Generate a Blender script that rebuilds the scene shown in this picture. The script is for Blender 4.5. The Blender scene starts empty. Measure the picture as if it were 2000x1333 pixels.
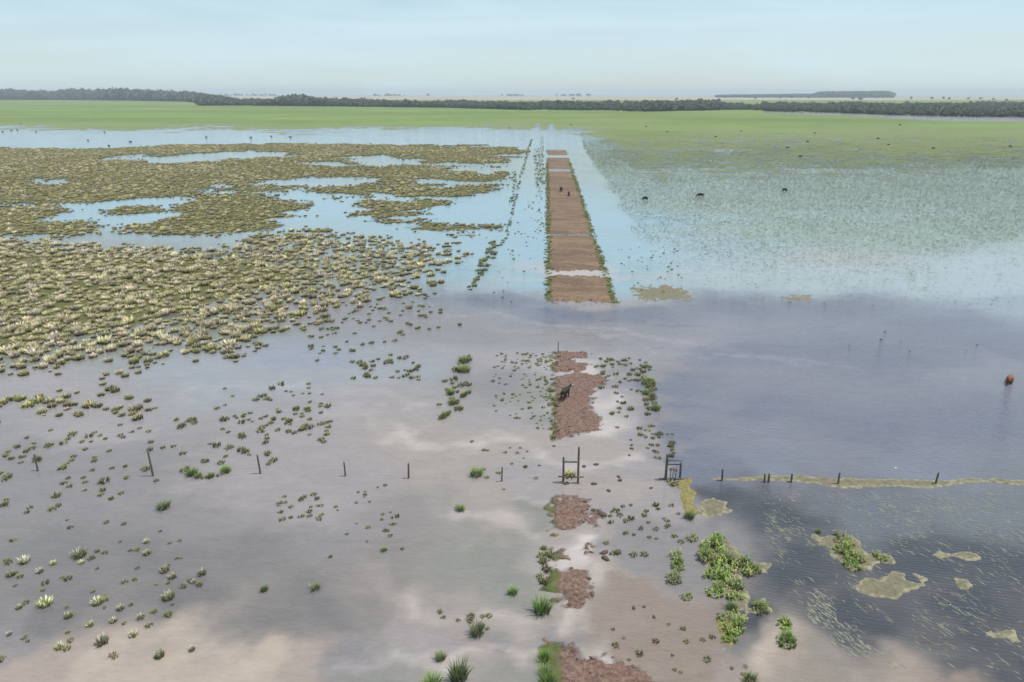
import bpy, bmesh, math, random
import numpy as np
from mathutils import Vector, Matrix

random.seed(11)
rng = np.random.default_rng(11)
scn = bpy.context.scene
col = scn.collection

# ------------------------------------------------------------------ camera
F = 1333.0                      # focal length in photo pixels (photo 2000 x 1333)
CX, CY = 1000.0, 666.5
HOR, VPX = 182.0, 1068.0        # horizon row, vanishing point of the track
CAM_H = 28.0
K = CAM_H / 18.0
PITCH = math.atan((CY - HOR) / F)
YAW = math.atan((VPX - CX) / (F / math.cos(PITCH)) )   # camera looks a little left of the track (+Y)

cam_d = bpy.data.cameras.new('camera')
cam = bpy.data.objects.new('camera', cam_d)
col.objects.link(cam)
scn.camera = cam
cam_d.sensor_width = 36.0
cam_d.lens = 36.0 * F / 2000.0
cam_d.clip_start = 0.5
cam_d.clip_end = 40000
cam.location = (0, 0, CAM_H)
cam.rotation_euler = (math.pi / 2 - PITCH, 0, YAW)
bpy.context.view_layer.update()
_R = np.array(cam.matrix_world.to_3x3())
_C = np.array([0, 0, CAM_H])

# ------------------------------------------------------------------ world, sun, exposure
SUN_EL, SUN_AZ = math.radians(69), math.radians(80)    # azimuth: clockwise from +Y (ahead, to the right)
w = bpy.data.worlds.new('World')
scn.world = w
w.use_nodes = True
nt = w.node_tree
nt.nodes.clear()
sky = nt.nodes.new('ShaderNodeTexSky')
sky.sky_type = 'NISHITA'
sky.sun_disc = False
sky.sun_elevation = SUN_EL
sky.sun_rotation = SUN_AZ
sky.altitude = 0
sky.air_density = 1.0
sky.dust_density = 0.6
sky.ozone_density = 3.0
bg = nt.nodes.new('ShaderNodeBackground')
bg.inputs['Strength'].default_value = 0.10
wo = nt.nodes.new('ShaderNodeOutputWorld')
tc = nt.nodes.new('ShaderNodeTexCoord')
mp = nt.nodes.new('ShaderNodeMapping')
mp.inputs['Scale'].default_value = (1.0, 1.0, 9.0)
nz = nt.nodes.new('ShaderNodeTexNoise')
nz.inputs['Scale'].default_value = 2.2
nz.inputs['Detail'].default_value = 6
nz.inputs['Roughness'].default_value = 0.55
nz.inputs['Distortion'].default_value = 0.6
rp = nt.nodes.new('ShaderNodeValToRGB')
rp.color_ramp.elements[0].position = 0.30
rp.color_ramp.elements[0].color = (0.40, 0.40, 0.40, 1)
rp.color_ramp.elements[1].position = 0.75
rp.color_ramp.elements[1].color = (1, 1, 1, 1)
mx = nt.nodes.new('ShaderNodeMix')
mx.data_type = 'RGBA'
mx.inputs[7].default_value = (5.25, 6.75, 7.35, 1)
L = nt.links.new
L(tc.outputs['Generated'], mp.inputs['Vector'])
L(mp.outputs['Vector'], nz.inputs['Vector'])
L(nz.outputs['Fac'], rp.inputs['Fac'])
L(rp.outputs['Color'], mx.inputs[0])
L(sky.outputs['Color'], mx.inputs[6])
L(mx.outputs[2], bg.inputs['Color'])
L(bg.outputs['Background'], wo.inputs['Surface'])

sd = bpy.data.lights.new('sun', 'SUN')
sd.energy = 3.2
sd.angle = math.radians(0.6)
sd.color = (1.0, 0.95, 0.88)
sun = bpy.data.objects.new('sun', sd)
col.objects.link(sun)
sdir = Vector((math.sin(SUN_AZ) * math.cos(SUN_EL), math.cos(SUN_AZ) * math.cos(SUN_EL), math.sin(SUN_EL)))
sun.rotation_euler = (-sdir).to_track_quat('-Z', 'Y').to_euler()
sun.location = (20, 20, 60)

scn.view_settings.view_transform = 'Standard'
scn.view_settings.look = 'None'
scn.view_settings.gamma = 1
scn.view_settings.exposure = 0.32

# ------------------------------------------------------------------ helpers
def at(px, py, z=0.0):
    """the point of the level z that a photo pixel looks at"""
    d = _R @ np.array([(px - CX) / F, -(py - CY) / F, -1.0])
    t = (z - CAM_H) / d[2]
    p = _C + t * d
    return np.array([p[0], p[1], z])

def project(p):
    q = _R.T @ (np.asarray(p, float) - _C)
    return CX + F * q[0] / -q[2], CY - F * q[1] / -q[2]

def height_for(base, ytop):
    lo, hi = 0.05, 60.0
    for _ in range(40):
        m = (lo + hi) / 2
        if project(base + np.array([0, 0, m]))[1] > ytop: lo = m
        else: hi = m
    return lo

def poly(pts):
    return np.array([at(*p)[:2] for p in pts])

def px_per_m(p):
    q = _R.T @ (np.asarray(p, float) - _C)
    return F / -q[2]

# gradient noise -----------------------------------------------------------
_perm = rng.permutation(512)
_ang = rng.random(512) * 2 * math.pi
_gx, _gy = np.cos(_ang), np.sin(_ang)
def noise(x, y):
    x = np.asarray(x, float); y = np.asarray(y, float)
    xi = np.floor(x).astype(np.int64); yi = np.floor(y).astype(np.int64)
    xf = x - xi; yf = y - yi
    u = xf * xf * xf * (xf * (xf * 6 - 15) + 10)
    v = yf * yf * yf * (yf * (yf * 6 - 15) + 10)
    def g(ix, iy, dx, dy):
        h = _perm[(_perm[ix & 511] + iy) & 511]
        return _gx[h] * dx + _gy[h] * dy
    a = g(xi, yi, xf, yf); b = g(xi + 1, yi, xf - 1, yf)
    c = g(xi, yi + 1, xf, yf - 1); d = g(xi + 1, yi + 1, xf - 1, yf - 1)
    return ((a + u * (b - a)) + v * ((c + u * (d - c)) - (a + u * (b - a)))) * 1.4
def fbm(x, y, o=4, s=1.0):
    r = 0; a = 1.0; s = s / K; x = x * s; y = y * s; n = 0
    for k in range(o):
        r = r + a * noise(x + 17.3 * k, y - 9.1 * k); n += a
        a *= 0.5; x = x * 2.03; y = y * 2.03
    return r / n * 1.5

def sdf(P, X, Y):
    """signed distance in metres to a polygon, positive inside"""
    d2 = np.full(X.shape, 1e18); ins = np.zeros(X.shape, bool)
    n = len(P)
    for i in range(n):
        ax, ay = P[i]; bx, by = P[(i + 1) % n]
        ex, ey = bx - ax, by - ay
        wx, wy = X - ax, Y - ay
        t = np.clip((wx * ex + wy * ey) / (ex * ex + ey * ey + 1e-9), 0, 1)
        d2 = np.minimum(d2, (wx - ex * t) ** 2 + (wy - ey * t) ** 2)
        c = ((ay > Y) != (by > Y)) & (X < ex * (Y - ay) / (ey if abs(ey) > 1e-9 else 1e-9) + ax)
        ins ^= c
    d = np.sqrt(d2)
    return np.where(ins, d, -d)

def sstep(a, b, x):
    t = np.clip((x - a) / (b - a), 0, 1)
    return t * t * (3 - 2 * t)

# objects -------------------------------------------------------------------
def obj(name, me, mat=None, parent=None, loc=None):
    o = bpy.data.objects.new(name, me)
    col.objects.link(o)
    if mat is not None and me is not None and not me.materials: me.materials.append(mat)
    if parent: o.parent = parent
    if loc is not None: o.location = loc
    return o
def tag(o, label=None, cat=None, group=None, kind=None):
    if label: o['label'] = label
    if cat: o['category'] = cat
    if group: o['group'] = group
    if kind: o['kind'] = kind
    return o
def empty(name, loc, rz=0):
    o = bpy.data.objects.new(name, None)
    col.objects.link(o)
    o.location = loc; o.rotation_euler = (0, 0, rz)
    o.empty_display_size = 0.2
    return o
def mesh_np(name, V, Fq, cols=None, attrs=None, smooth=True):
    """mesh from numpy arrays; all faces have the same number of corners"""
    me = bpy.data.meshes.new(name)
    V = np.asarray(V, np.float32); Fq = np.asarray(Fq, np.int32)
    n, k = Fq.shape
    me.vertices.add(len(V)); me.vertices.foreach_set('co', V.ravel())
    me.loops.add(n * k); me.loops.foreach_set('vertex_index', Fq.ravel())
    me.polygons.add(n)
    me.polygons.foreach_set('loop_start', np.arange(0, n * k, k, dtype=np.int32))
    me.polygons.foreach_set('use_smooth', np.full(n, smooth))
    if cols is not None:
        a = me.attributes.new('Col', 'FLOAT_COLOR', 'POINT')
        c = np.ones((len(V), 4), np.float32); c[:, :3] = cols
        a.data.foreach_set('color', c.ravel())
    for nm, val in (attrs or {}).items():
        val = np.asarray(val, np.float32)
        if val.ndim == 2:
            a = me.attributes.new(nm, 'FLOAT_COLOR', 'POINT')
            c = np.ones((len(V), 4), np.float32); c[:, :3] = val
            a.data.foreach_set('color', c.ravel())
        else:
            a = me.attributes.new(nm, 'FLOAT', 'POINT')
            a.data.foreach_set('value', val)
    me.update(calc_edges=True)
    me.validate()
    return me

class MB:
    """collects tubes and blobs into one mesh"""
    def __init__(s): s.V = []; s.Fa = []; s.n = 0
    def add(s, V, Fa):
        s.V.append(np.asarray(V, float)); s.Fa += [tuple(i + s.n for i in f) for f in Fa]; s.n += len(V)
    def tube(s, pts, rad, k=8, cap=True, wob=0.0):
        pts = [np.asarray(p, float) for p in pts]
        V = []; Fa = []
        for i, p in enumerate(pts):
            t = pts[min(i + 1, len(pts) - 1)] - pts[max(i - 1, 0)]
            t = t / (np.linalg.norm(t) + 1e-9)
            a = np.cross(t, [0.31, 0.95, 0.1]); a /= np.linalg.norm(a) + 1e-9
            b = np.cross(t, a)
            for j in range(k):
                th = 2 * math.pi * j / k
                r = rad[i] * (1 + wob * (random.random() - .5))
                V.append(p + r * (math.cos(th) * a + math.sin(th) * b))
        for i in range(len(pts) - 1):
            for j in range(k):
                Fa.append((i * k + j, i * k + (j + 1) % k, (i + 1) * k + (j + 1) % k, (i + 1) * k + j))
        if cap:
            Fa.append(tuple(range(k - 1, -1, -1))); Fa.append(tuple((len(pts) - 1) * k + j for j in range(k)))
        s.add(V, Fa)
    def mesh(s, name, smooth=True):
        me = bpy.data.meshes.new(name)
        me.from_pydata([tuple(v) for v in np.vstack(s.V)], [], s.Fa)
        me.polygons.foreach_set('use_smooth', [smooth] * len(me.polygons))
        me.update()
        return me

# ------------------------------------------------------------------ materials
def nmat(name):
    m = bpy.data.materials.new(name); m.use_nodes = True
    n = m.node_tree; b = n.nodes['Principled BSDF']
    return m, n, b
def N(n, t, **kw):
    x = n.nodes.new(t)
    for k, v in kw.items(): setattr(x, k, v)
    return x
def attr(n, nm):
    a = n.nodes.new('ShaderNodeAttribute'); a.attribute_name = nm; return a
def pos_noise(n, scale, detail=4, rough=0.55, stretch=None, dist=0.0, rot=0.0, co='Object'):
    t = n.nodes.new('ShaderNodeTexCoord'); x = n.nodes.new('ShaderNodeTexNoise')
    x.inputs['Scale'].default_value = scale; x.inputs['Detail'].default_value = detail
    x.inputs['Roughness'].default_value = rough; x.inputs['Distortion'].default_value = dist
    m = n.nodes.new('ShaderNodeMapping')
    if stretch: m.inputs['Scale'].default_value = stretch
    m.inputs['Rotation'].default_value = (0, 0, rot)
    n.links.new(t.outputs[co], m.inputs['Vector']); n.links.new(m.outputs['Vector'], x.inputs['Vector'])
    return x
def mixc(n, fac, a, b, mode='MIX'):
    x = n.nodes.new('ShaderNodeMix'); x.data_type = 'RGBA'; x.blend_type = mode
    for s, v in ((0, fac), (6, a), (7, b)):
        if hasattr(v, 'links') or isinstance(v, bpy.types.NodeSocket): n.links.new(v, x.inputs[s])
        else: x.inputs[s].default_value = v if s == 0 else (*v, 1)
    return x.outputs[2]
def math_n(n, op, a, b=None, c=None, clamp=False):
    x = n.nodes.new('ShaderNodeMath'); x.operation = op; x.use_clamp = clamp
    for i, v in enumerate((a, b, c)):
        if v is None: continue
        if isinstance(v, bpy.types.NodeSocket): n.links.new(v, x.inputs[i])
        else: x.inputs[i].default_value = v
    return x.outputs[0]
def maprange(n, v, a, b, c=0.0, d=1.0):
    x = n.nodes.new('ShaderNodeMapRange'); n.links.new(v, x.inputs[0])
    for i, q in enumerate((a, b, c, d)): x.inputs[i + 1].default_value = q
    return x.outputs[0]

def plant_mat(name, var=0.35, transl=0.3, rough=0.7):
    m, n, b = nmat(name)
    c = attr(n, 'Col')
    oi = n.nodes.new('ShaderNodeObjectInfo')
    hs = n.nodes.new('ShaderNodeHueSaturation')
    n.links.new(c.outputs['Color'], hs.inputs['Color'])
    n.links.new(maprange(n, oi.outputs['Random'], 0, 1, 1 - var, 1 + var), hs.inputs['Value'])
    r2 = math_n(n, 'FRACT', math_n(n, 'MULTIPLY', oi.outputs['Random'], 37.7))
    n.links.new(maprange(n, r2, 0, 1, 0.475, 0.52), hs.inputs['Hue'])
    n.links.new(maprange(n, r2, 0, 1, 0.75, 1.1), hs.inputs['Saturation'])
    n.links.new(hs.outputs['Color'], b.inputs['Base Color'])
    b.inputs['Roughness'].default_value = rough
    b.inputs['Specular IOR Level'].default_value = 0.2
    ge = n.nodes.new('ShaderNodeNewGeometry')
    vm = n.nodes.new('ShaderNodeVectorMath'); vm.operation = 'MULTIPLY_ADD'
    n.links.new(ge.outputs['Normal'], vm.inputs[0]); vm.inputs[1].default_value = (0.55, 0.55, 0.55); vm.inputs[2].default_value = (0, 0, 0.8)
    nn = n.nodes.new('ShaderNodeVectorMath'); nn.operation = 'NORMALIZE'; n.links.new(vm.outputs[0], nn.inputs[0]); n.links.new(nn.outputs[0], b.inputs['Normal'])
    tr = n.nodes.new('ShaderNodeBsdfTranslucent')
    n.links.new(hs.outputs['Color'], tr.inputs['Color'])
    ms = n.nodes.new('ShaderNodeMixShader'); ms.inputs[0].default_value = transl
    n.links.new(b.outputs[0], ms.inputs[1]); n.links.new(tr.outputs[0], ms.inputs[2])
    n.links.new(ms.outputs[0], n.nodes['Material Output'].inputs['Surface'])
    return m

def simple_mat(name, c1, c2, scale=6, rough=0.8, bump=0.3, stretch=None, spec=0.3):
    m, n, b = nmat(name)
    x = pos_noise(n, scale, 6, 0.6, stretch)
    f = maprange(n, x.outputs['Fac'], 0.3, 0.7)
    n.links.new(mixc(n, f, c1, c2), b.inputs['Base Color'])
    b.inputs['Roughness'].default_value = rough
    b.inputs['Specular IOR Level'].default_value = spec
    if bump:
        bp = n.nodes.new('ShaderNodeBump'); bp.inputs['Strength'].default_value = bump; bp.inputs['Distance'].default_value = 0.05
        n.links.new(x.outputs['Fac'], bp.inputs['Height']); n.links.new(bp.outputs[0], b.inputs['Normal'])
    return m

M_plant = plant_mat('grass_blades')
M_leaf = plant_mat('tree_leaves', 0.25, 0.2)
M_wood = simple_mat('weathered_wood', (0.075, 0.065, 0.058), (0.18, 0.16, 0.14), 9, 0.85, 0.5, (4, 4, 0.6))
M_bark = simple_mat('bark', (0.05, 0.04, 0.03), (0.11, 0.09, 0.07), 3, 0.9, 0.4)
M_wire = simple_mat('rusty_wire', (0.10, 0.08, 0.07), (0.18, 0.16, 0.15), 3, 0.6, 0)
M_black = simple_mat('black_hide', (0.010, 0.009, 0.009), (0.028, 0.024, 0.022), 5, 0.55, 0.2)
M_brown = simple_mat('red_brown_hide', (0.16, 0.055, 0.028), (0.24, 0.085, 0.04), 5, 0.6, 0.2)
M_dbrown = simple_mat('dark_brown_hide', (0.035, 0.02, 0.014), (0.06, 0.035, 0.022), 5, 0.6, 0.2)
M_white = simple_mat('pale_hide', (0.45, 0.40, 0.36), (0.6, 0.56, 0.52), 5, 0.6, 0.1)
M_horn = simple_mat('horn', (0.35, 0.3, 0.22), (0.5, 0.45, 0.36), 5, 0.5, 0.1)
M_mat = simple_mat('floating_weed', (0.20, 0.165, 0.085), (0.33, 0.275, 0.165), 5, 0.9, 0.6)
M_straw = simple_mat('pale_straw', (0.21, 0.21, 0.15), (0.34, 0.335, 0.25), 3, 0.9, 0.1)
M_clod = simple_mat('wet_clod', (0.06, 0.045, 0.035), (0.13, 0.095, 0.07), 12, 0.8, 0.5)

# ------------------------------------------------------------------ field masks (world space)
lower = poly([(-250, 462), (0, 465), (230, 475), (420, 482), (520, 458), (640, 442), (720, 462), (880, 478), (925, 500), (900, 535),
              (860, 570), (740, 608), (600, 640), (520, 672), (470, 694), (330, 706), (200, 712), (0, 738), (-250, 760)])
isl = [poly(p) for p in (
    [(240, 446), (330, 425), (345, 398), (450, 378), (540, 380), (592, 402), (590, 428), (560, 443), (420, 462), (280, 466)],
    [(-250, 432), (120, 432), (200, 438), (165, 462), (-250, 468)],
    [(-250, 398), (105, 404), (127, 416), (85, 432), (-250, 438)],
    [(215, 411), (250, 401), (300, 402), (305, 411), (250, 417)],
    [(330, 396), (350, 390), (365, 392), (345, 399)],
    [(700, 418), (800, 412), (860, 405), (840, 420), (740, 425)],
    [(690, 436), (830, 428), (840, 436), (730, 441)],
    [(760, 448), (860, 440), (960, 441), (955, 446), (850, 450)],
    [(895, 462), (940, 458), (938, 464), (900, 466)],
    [(-40, 770), (150, 766), (230, 775), (330, 768), (320, 778), (270, 812), (190, 808), (110, 822), (-40, 822)],
    [(355, 806), (400, 800), (440, 812), (425, 822), (380, 816)],
)]
upper = poly([(-500, 291), (0, 290), (230, 291), (330, 283), (560, 280), (760, 283), (1000, 286), (1032, 297), (1000, 312), (962, 322), (985, 345), (965, 372),
              (930, 392), (840, 412), (770, 414), (720, 398), (690, 382), (590, 373), (500, 376), (430, 372), (392, 384), (300, 386), (180, 394), (40, 401), (-500, 404)])
ponds = [poly(p) for p in (
    [(215, 312), (262, 302), (330, 304), (420, 298), (500, 293), (565, 297), (575, 302), (500, 308), (430, 313), (385, 321), (300, 318)],
    [(48, 350), (75, 346), (92, 352), (130, 356), (125, 362), (85, 358)],
    [(500, 352), (640, 346), (760, 350), (740, 362), (600, 368), (520, 362)],
    [(675, 303), (760, 306), (835, 313), (840, 321), (740, 325), (680, 318)],
    [(600, 320), (660, 317), (700, 322), (640, 327)],
    [(860, 316), (960, 320), (1000, 330), (960, 342), (890, 330)],
    [(395, 372), (430, 356), (446, 362), (405, 384)],
    [(735, 378), (830, 385), (800, 395), (740, 390)],
    [(840, 352), (900, 356), (930, 362), (870, 366)],
)]
def grass_field(X, Y):
    """signed metres inside the tussock grass, wobbled"""
    wob = fbm(X, Y, 4, 0.09)
    D = sdf(lower, X, Y)
    for p in isl: D = np.maximum(D, sdf(p, X, Y))
    U = sdf(upper, X, Y)
    for p in ponds: U = np.minimum(U, -sdf(p, X, Y))
    scale = np.clip(Y / 60.0 / K, 0.6, 3.2)
    sl = fbm(X * 0.32 + 11, Y, 4, 0.085)
    sliver = sstep(0.30, 0.52, sl) * np.where(Y > 120, 9.0, 6.0 * sstep(-75, -30, X)) * sstep(-0.02, 0.45, X / np.maximum(Y, 1) + 0.62)
    return np.maximum(D, U) / K - sliver + wob * scale * 2.4 + fbm(X + 31, Y, 3, 0.45) * 0.9

# the track: left edge X0, right edge X1 (metres)
TRX0, TRX1 = at(1072, 560)[0], at(1190, 560)[0]
T_NEAR, T_FAR = at(1138, 588)[1], at(1090, 294)[1]
patches = [poly(p) for p in (
    [(1082, 688), (1105, 686), (1142, 692), (1140, 700), (1082, 703)],
    [(1080, 706), (1100, 702), (1150, 712), (1140, 724), (1082, 728)],
    [(1082, 735), (1130, 730), (1188, 735), (1180, 748), (1158, 760), (1148, 790), (1170, 822), (1160, 842), (1130, 850), (1100, 856), (1084, 858)],
    [(1076, 978), (1120, 974), (1146, 980), (1150, 1005), (1140, 1022), (1110, 1030), (1080, 1036)],
    [(1150, 1012), (1165, 1008), (1160, 1025), (1148, 1028)],
    [(1165, 1000), (1176, 1000), (1176, 1010), (1166, 1011)],
    [(1076, 1118), (1110, 1112), (1128, 1116), (1146, 1110), (1146, 1140), (1134, 1160), (1140, 1172), (1118, 1180), (1090, 1172), (1070, 1150)],
    [(1080, 1076), (1100, 1076), (1098, 1088), (1082, 1088)],
    [(1136, 1064), (1154, 1064), (1150, 1086), (1138, 1084)],
    [(1062, 1266), (1110, 1262), (1130, 1282), (1160, 1292), (1200, 1288), (1250, 1305), (1280, 1345), (1060, 1360)],
)]
track_gaps = [(at(1130, 541)[1], at(1130, 527)[1], 1.0), (at(1130, 461.5)[1], at(1130, 457.5)[1], 0.6), (at(1100, 337)[1], at(1100, 329)[1], 0.55),
              (at(1090, 309)[1], at(1090, 303)[1], 0.85), (at(1100, 405)[1], at(1100, 402)[1], 0.25), (at(1100, 382)[1], at(1100, 379)[1], 0.4)]
def track_height(X, Y):
    n1 = fbm(X, Y, 4, 0.8); n2 = fbm(X + 5, Y + 9, 3, 3.5); n3 = fbm(X + 3, Y - 4, 3, 1.9)
    edge = np.minimum(X - TRX0, TRX1 - X)
    H = np.minimum(sstep(-0.9, 0.5, edge + n1 * 0.9 + n3 * 0.5) * 0.32 - 0.14, 0.16)
    H = np.where(Y > T_NEAR - 6, H, -0.3)
    ends = np.minimum(Y - T_NEAR, (T_FAR - Y) * 0.2)
    H = np.minimum(H, np.clip(ends * 0.10 + n1 * 0.20 + n3 * 0.14 + 0.02, -0.25, 0.3))
    for a, b, k in track_gaps:
        c, hw = (a + b) / 2, abs(b - a) / 2
        t = 1 - sstep(0.45, 1.25, np.abs(Y - c + n1 * 1.5 + n3 * 1.1) / hw)
        H = H - t * (0.30 * k + 0.02)
    for p in patches:
        d = sdf(p, X, Y) + n1 * 0.45 + n2 * 0.45 + n3 * 0.45
        H = np.maximum(H, np.clip(d * 0.30, -0.3, 0.10))
    return H + n2 * 0.022 + n3 * 0.02

# ------------------------------------------------------------------ water colour: anchors of silty tones, some with sky reflection painted in
A_blue = (0.118, 0.125, 0.168)  # less silty, with the ripples' darker sky reflection put into the colour
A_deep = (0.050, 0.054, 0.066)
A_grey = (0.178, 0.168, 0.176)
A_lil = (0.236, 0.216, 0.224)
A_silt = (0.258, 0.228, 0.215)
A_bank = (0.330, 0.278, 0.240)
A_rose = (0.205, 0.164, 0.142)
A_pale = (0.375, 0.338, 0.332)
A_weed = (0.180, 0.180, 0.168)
A_sky = (0.205, 0.310, 0.370)  # pale blue of the reflected sky, painted into the water colour
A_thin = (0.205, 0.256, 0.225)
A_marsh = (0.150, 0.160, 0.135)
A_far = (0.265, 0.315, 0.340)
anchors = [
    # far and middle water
    (200, 270, A_sky), (600, 270, A_sky), (1000, 270, A_sky), (1500, 300, A_thin), (1900, 300, A_thin), (1300, 330, A_thin), (1700, 380, A_thin), (1400, 400, A_thin), (1750, 700, A_blue), (1700, 218, A_pale), (1900, 233, A_pale), (1540, 218, A_pale), (200, 410, A_sky), (650, 400, A_sky), (900, 430, A_sky), (1030, 400, A_sky),  # the pale far-pool anchors paint its bright sky reflection
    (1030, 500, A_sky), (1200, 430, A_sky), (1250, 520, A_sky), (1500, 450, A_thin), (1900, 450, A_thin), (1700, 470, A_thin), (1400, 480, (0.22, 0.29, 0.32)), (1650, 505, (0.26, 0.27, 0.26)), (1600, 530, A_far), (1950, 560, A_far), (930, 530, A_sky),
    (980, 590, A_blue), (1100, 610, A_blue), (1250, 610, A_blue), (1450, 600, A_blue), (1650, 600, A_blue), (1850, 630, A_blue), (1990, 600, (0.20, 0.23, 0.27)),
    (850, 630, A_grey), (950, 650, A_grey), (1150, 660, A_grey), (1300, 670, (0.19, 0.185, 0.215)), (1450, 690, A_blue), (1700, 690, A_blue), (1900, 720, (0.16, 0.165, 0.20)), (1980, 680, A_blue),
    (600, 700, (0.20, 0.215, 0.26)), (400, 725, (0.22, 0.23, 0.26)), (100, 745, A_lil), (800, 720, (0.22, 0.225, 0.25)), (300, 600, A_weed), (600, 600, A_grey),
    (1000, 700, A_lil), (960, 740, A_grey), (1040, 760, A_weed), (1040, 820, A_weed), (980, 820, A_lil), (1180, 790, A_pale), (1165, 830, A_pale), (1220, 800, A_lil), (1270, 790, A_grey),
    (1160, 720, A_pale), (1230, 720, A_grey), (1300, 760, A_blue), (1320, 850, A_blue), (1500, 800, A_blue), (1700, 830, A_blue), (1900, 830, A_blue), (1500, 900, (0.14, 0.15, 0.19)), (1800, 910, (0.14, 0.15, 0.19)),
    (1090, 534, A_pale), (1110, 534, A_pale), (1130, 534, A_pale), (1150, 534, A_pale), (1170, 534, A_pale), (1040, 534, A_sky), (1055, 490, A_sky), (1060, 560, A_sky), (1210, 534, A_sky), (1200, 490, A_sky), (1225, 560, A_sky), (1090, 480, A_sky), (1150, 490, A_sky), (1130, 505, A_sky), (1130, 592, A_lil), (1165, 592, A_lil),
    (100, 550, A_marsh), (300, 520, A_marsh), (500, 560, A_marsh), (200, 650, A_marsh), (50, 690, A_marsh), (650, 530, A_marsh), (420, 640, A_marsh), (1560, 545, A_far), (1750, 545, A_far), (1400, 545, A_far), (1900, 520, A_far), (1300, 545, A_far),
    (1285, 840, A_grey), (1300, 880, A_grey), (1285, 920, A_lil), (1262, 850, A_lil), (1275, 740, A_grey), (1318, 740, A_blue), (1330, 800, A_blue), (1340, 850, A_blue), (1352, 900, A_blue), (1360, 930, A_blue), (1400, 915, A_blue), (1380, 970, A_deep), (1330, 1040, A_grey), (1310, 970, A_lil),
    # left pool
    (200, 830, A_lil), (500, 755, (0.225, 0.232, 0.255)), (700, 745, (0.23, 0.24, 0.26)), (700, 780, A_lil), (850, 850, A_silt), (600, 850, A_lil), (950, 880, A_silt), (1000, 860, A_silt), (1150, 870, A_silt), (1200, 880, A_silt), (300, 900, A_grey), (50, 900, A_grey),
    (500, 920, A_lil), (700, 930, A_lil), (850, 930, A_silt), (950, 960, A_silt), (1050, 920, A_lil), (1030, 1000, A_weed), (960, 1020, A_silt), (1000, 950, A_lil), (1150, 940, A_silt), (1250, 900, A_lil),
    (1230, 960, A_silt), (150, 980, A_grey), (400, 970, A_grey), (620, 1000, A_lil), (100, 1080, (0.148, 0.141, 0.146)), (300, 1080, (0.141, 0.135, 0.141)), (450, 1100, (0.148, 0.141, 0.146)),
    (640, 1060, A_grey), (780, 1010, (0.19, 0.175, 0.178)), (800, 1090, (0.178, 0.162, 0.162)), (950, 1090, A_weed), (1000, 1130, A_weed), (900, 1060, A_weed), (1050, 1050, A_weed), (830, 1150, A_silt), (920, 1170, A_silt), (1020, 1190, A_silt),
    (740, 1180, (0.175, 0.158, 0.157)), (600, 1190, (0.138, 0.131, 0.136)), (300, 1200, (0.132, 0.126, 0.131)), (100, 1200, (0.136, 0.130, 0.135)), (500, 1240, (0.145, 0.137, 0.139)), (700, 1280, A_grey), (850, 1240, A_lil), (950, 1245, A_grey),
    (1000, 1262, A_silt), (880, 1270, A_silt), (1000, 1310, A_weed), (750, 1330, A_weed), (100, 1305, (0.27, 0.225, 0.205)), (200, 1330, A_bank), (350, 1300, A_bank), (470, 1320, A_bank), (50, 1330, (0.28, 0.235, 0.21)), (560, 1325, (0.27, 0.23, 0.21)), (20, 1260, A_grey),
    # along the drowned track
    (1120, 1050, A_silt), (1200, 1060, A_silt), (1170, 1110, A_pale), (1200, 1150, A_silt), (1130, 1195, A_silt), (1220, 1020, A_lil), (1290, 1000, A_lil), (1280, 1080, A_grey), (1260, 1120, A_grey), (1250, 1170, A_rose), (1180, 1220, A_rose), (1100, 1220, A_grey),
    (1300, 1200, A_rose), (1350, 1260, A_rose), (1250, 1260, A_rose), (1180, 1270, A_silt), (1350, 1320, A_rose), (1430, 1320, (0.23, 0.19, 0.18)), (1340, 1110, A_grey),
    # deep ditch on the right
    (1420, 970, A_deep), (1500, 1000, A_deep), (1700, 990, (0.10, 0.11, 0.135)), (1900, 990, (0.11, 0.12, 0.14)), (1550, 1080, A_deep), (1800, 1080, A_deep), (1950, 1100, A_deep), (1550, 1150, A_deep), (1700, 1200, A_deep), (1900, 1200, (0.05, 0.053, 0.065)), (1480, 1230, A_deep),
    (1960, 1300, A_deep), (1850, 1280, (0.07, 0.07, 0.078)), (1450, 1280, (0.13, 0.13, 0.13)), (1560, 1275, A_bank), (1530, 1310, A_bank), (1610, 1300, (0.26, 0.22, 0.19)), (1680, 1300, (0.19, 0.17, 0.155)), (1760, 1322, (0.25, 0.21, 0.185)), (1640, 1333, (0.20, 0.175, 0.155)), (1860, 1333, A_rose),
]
_ax = np.array([at(a[0], a[1])[:2] for a in anchors]); _ac = np.array([a[2] for a in anchors])
def wuv(X, Y):
    s = np.hypot(np.maximum(Y, 1.0), CAM_H)
    return X / s, np.log(s) * 1.15 + Y * 0
streaks = [(poly(p), w_, a_) for p, w_, a_ in (
    ([(780, 840), (900, 862), (1000, 885), (1090, 905), (1230, 892)], 0.8, 0.11), ([(640, 800), (800, 835), (940, 855)], 0.6, 0.06), ([(870, 1000), (960, 1020), (1062, 1062)], 0.7, 0.10),
    ([(680, 1295), (850, 1272), (960, 1256), (1100, 1250), (1230, 1285)], 0.45, 0.13), ([(1130, 1200), (1180, 1170), (1215, 1130), (1190, 1095)], 0.6, 0.10), ([(840, 1150), (950, 1165), (1060, 1205)], 0.7, 0.07),
    ([(880, 615), (1050, 628), (1250, 650), (1450, 690), (1650, 720)], 0.7, 0.055), ([(960, 640), (1150, 655), (1330, 688), (1480, 705)], 0.6, 0.055), ([(1050, 605), (1200, 625), (1350, 640)], 0.6, -0.035), ([(1040, 645), (1180, 668), (1300, 675)], 0.6, -0.04),
    ([(1010, 975), (1080, 968), (1160, 985)], 0.4, 0.09), ([(350, 765), (600, 770), (820, 800)], 0.8, 0.05), ([(0, 860), (200, 850), (420, 880)], 1.0, 0.03))]
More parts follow.
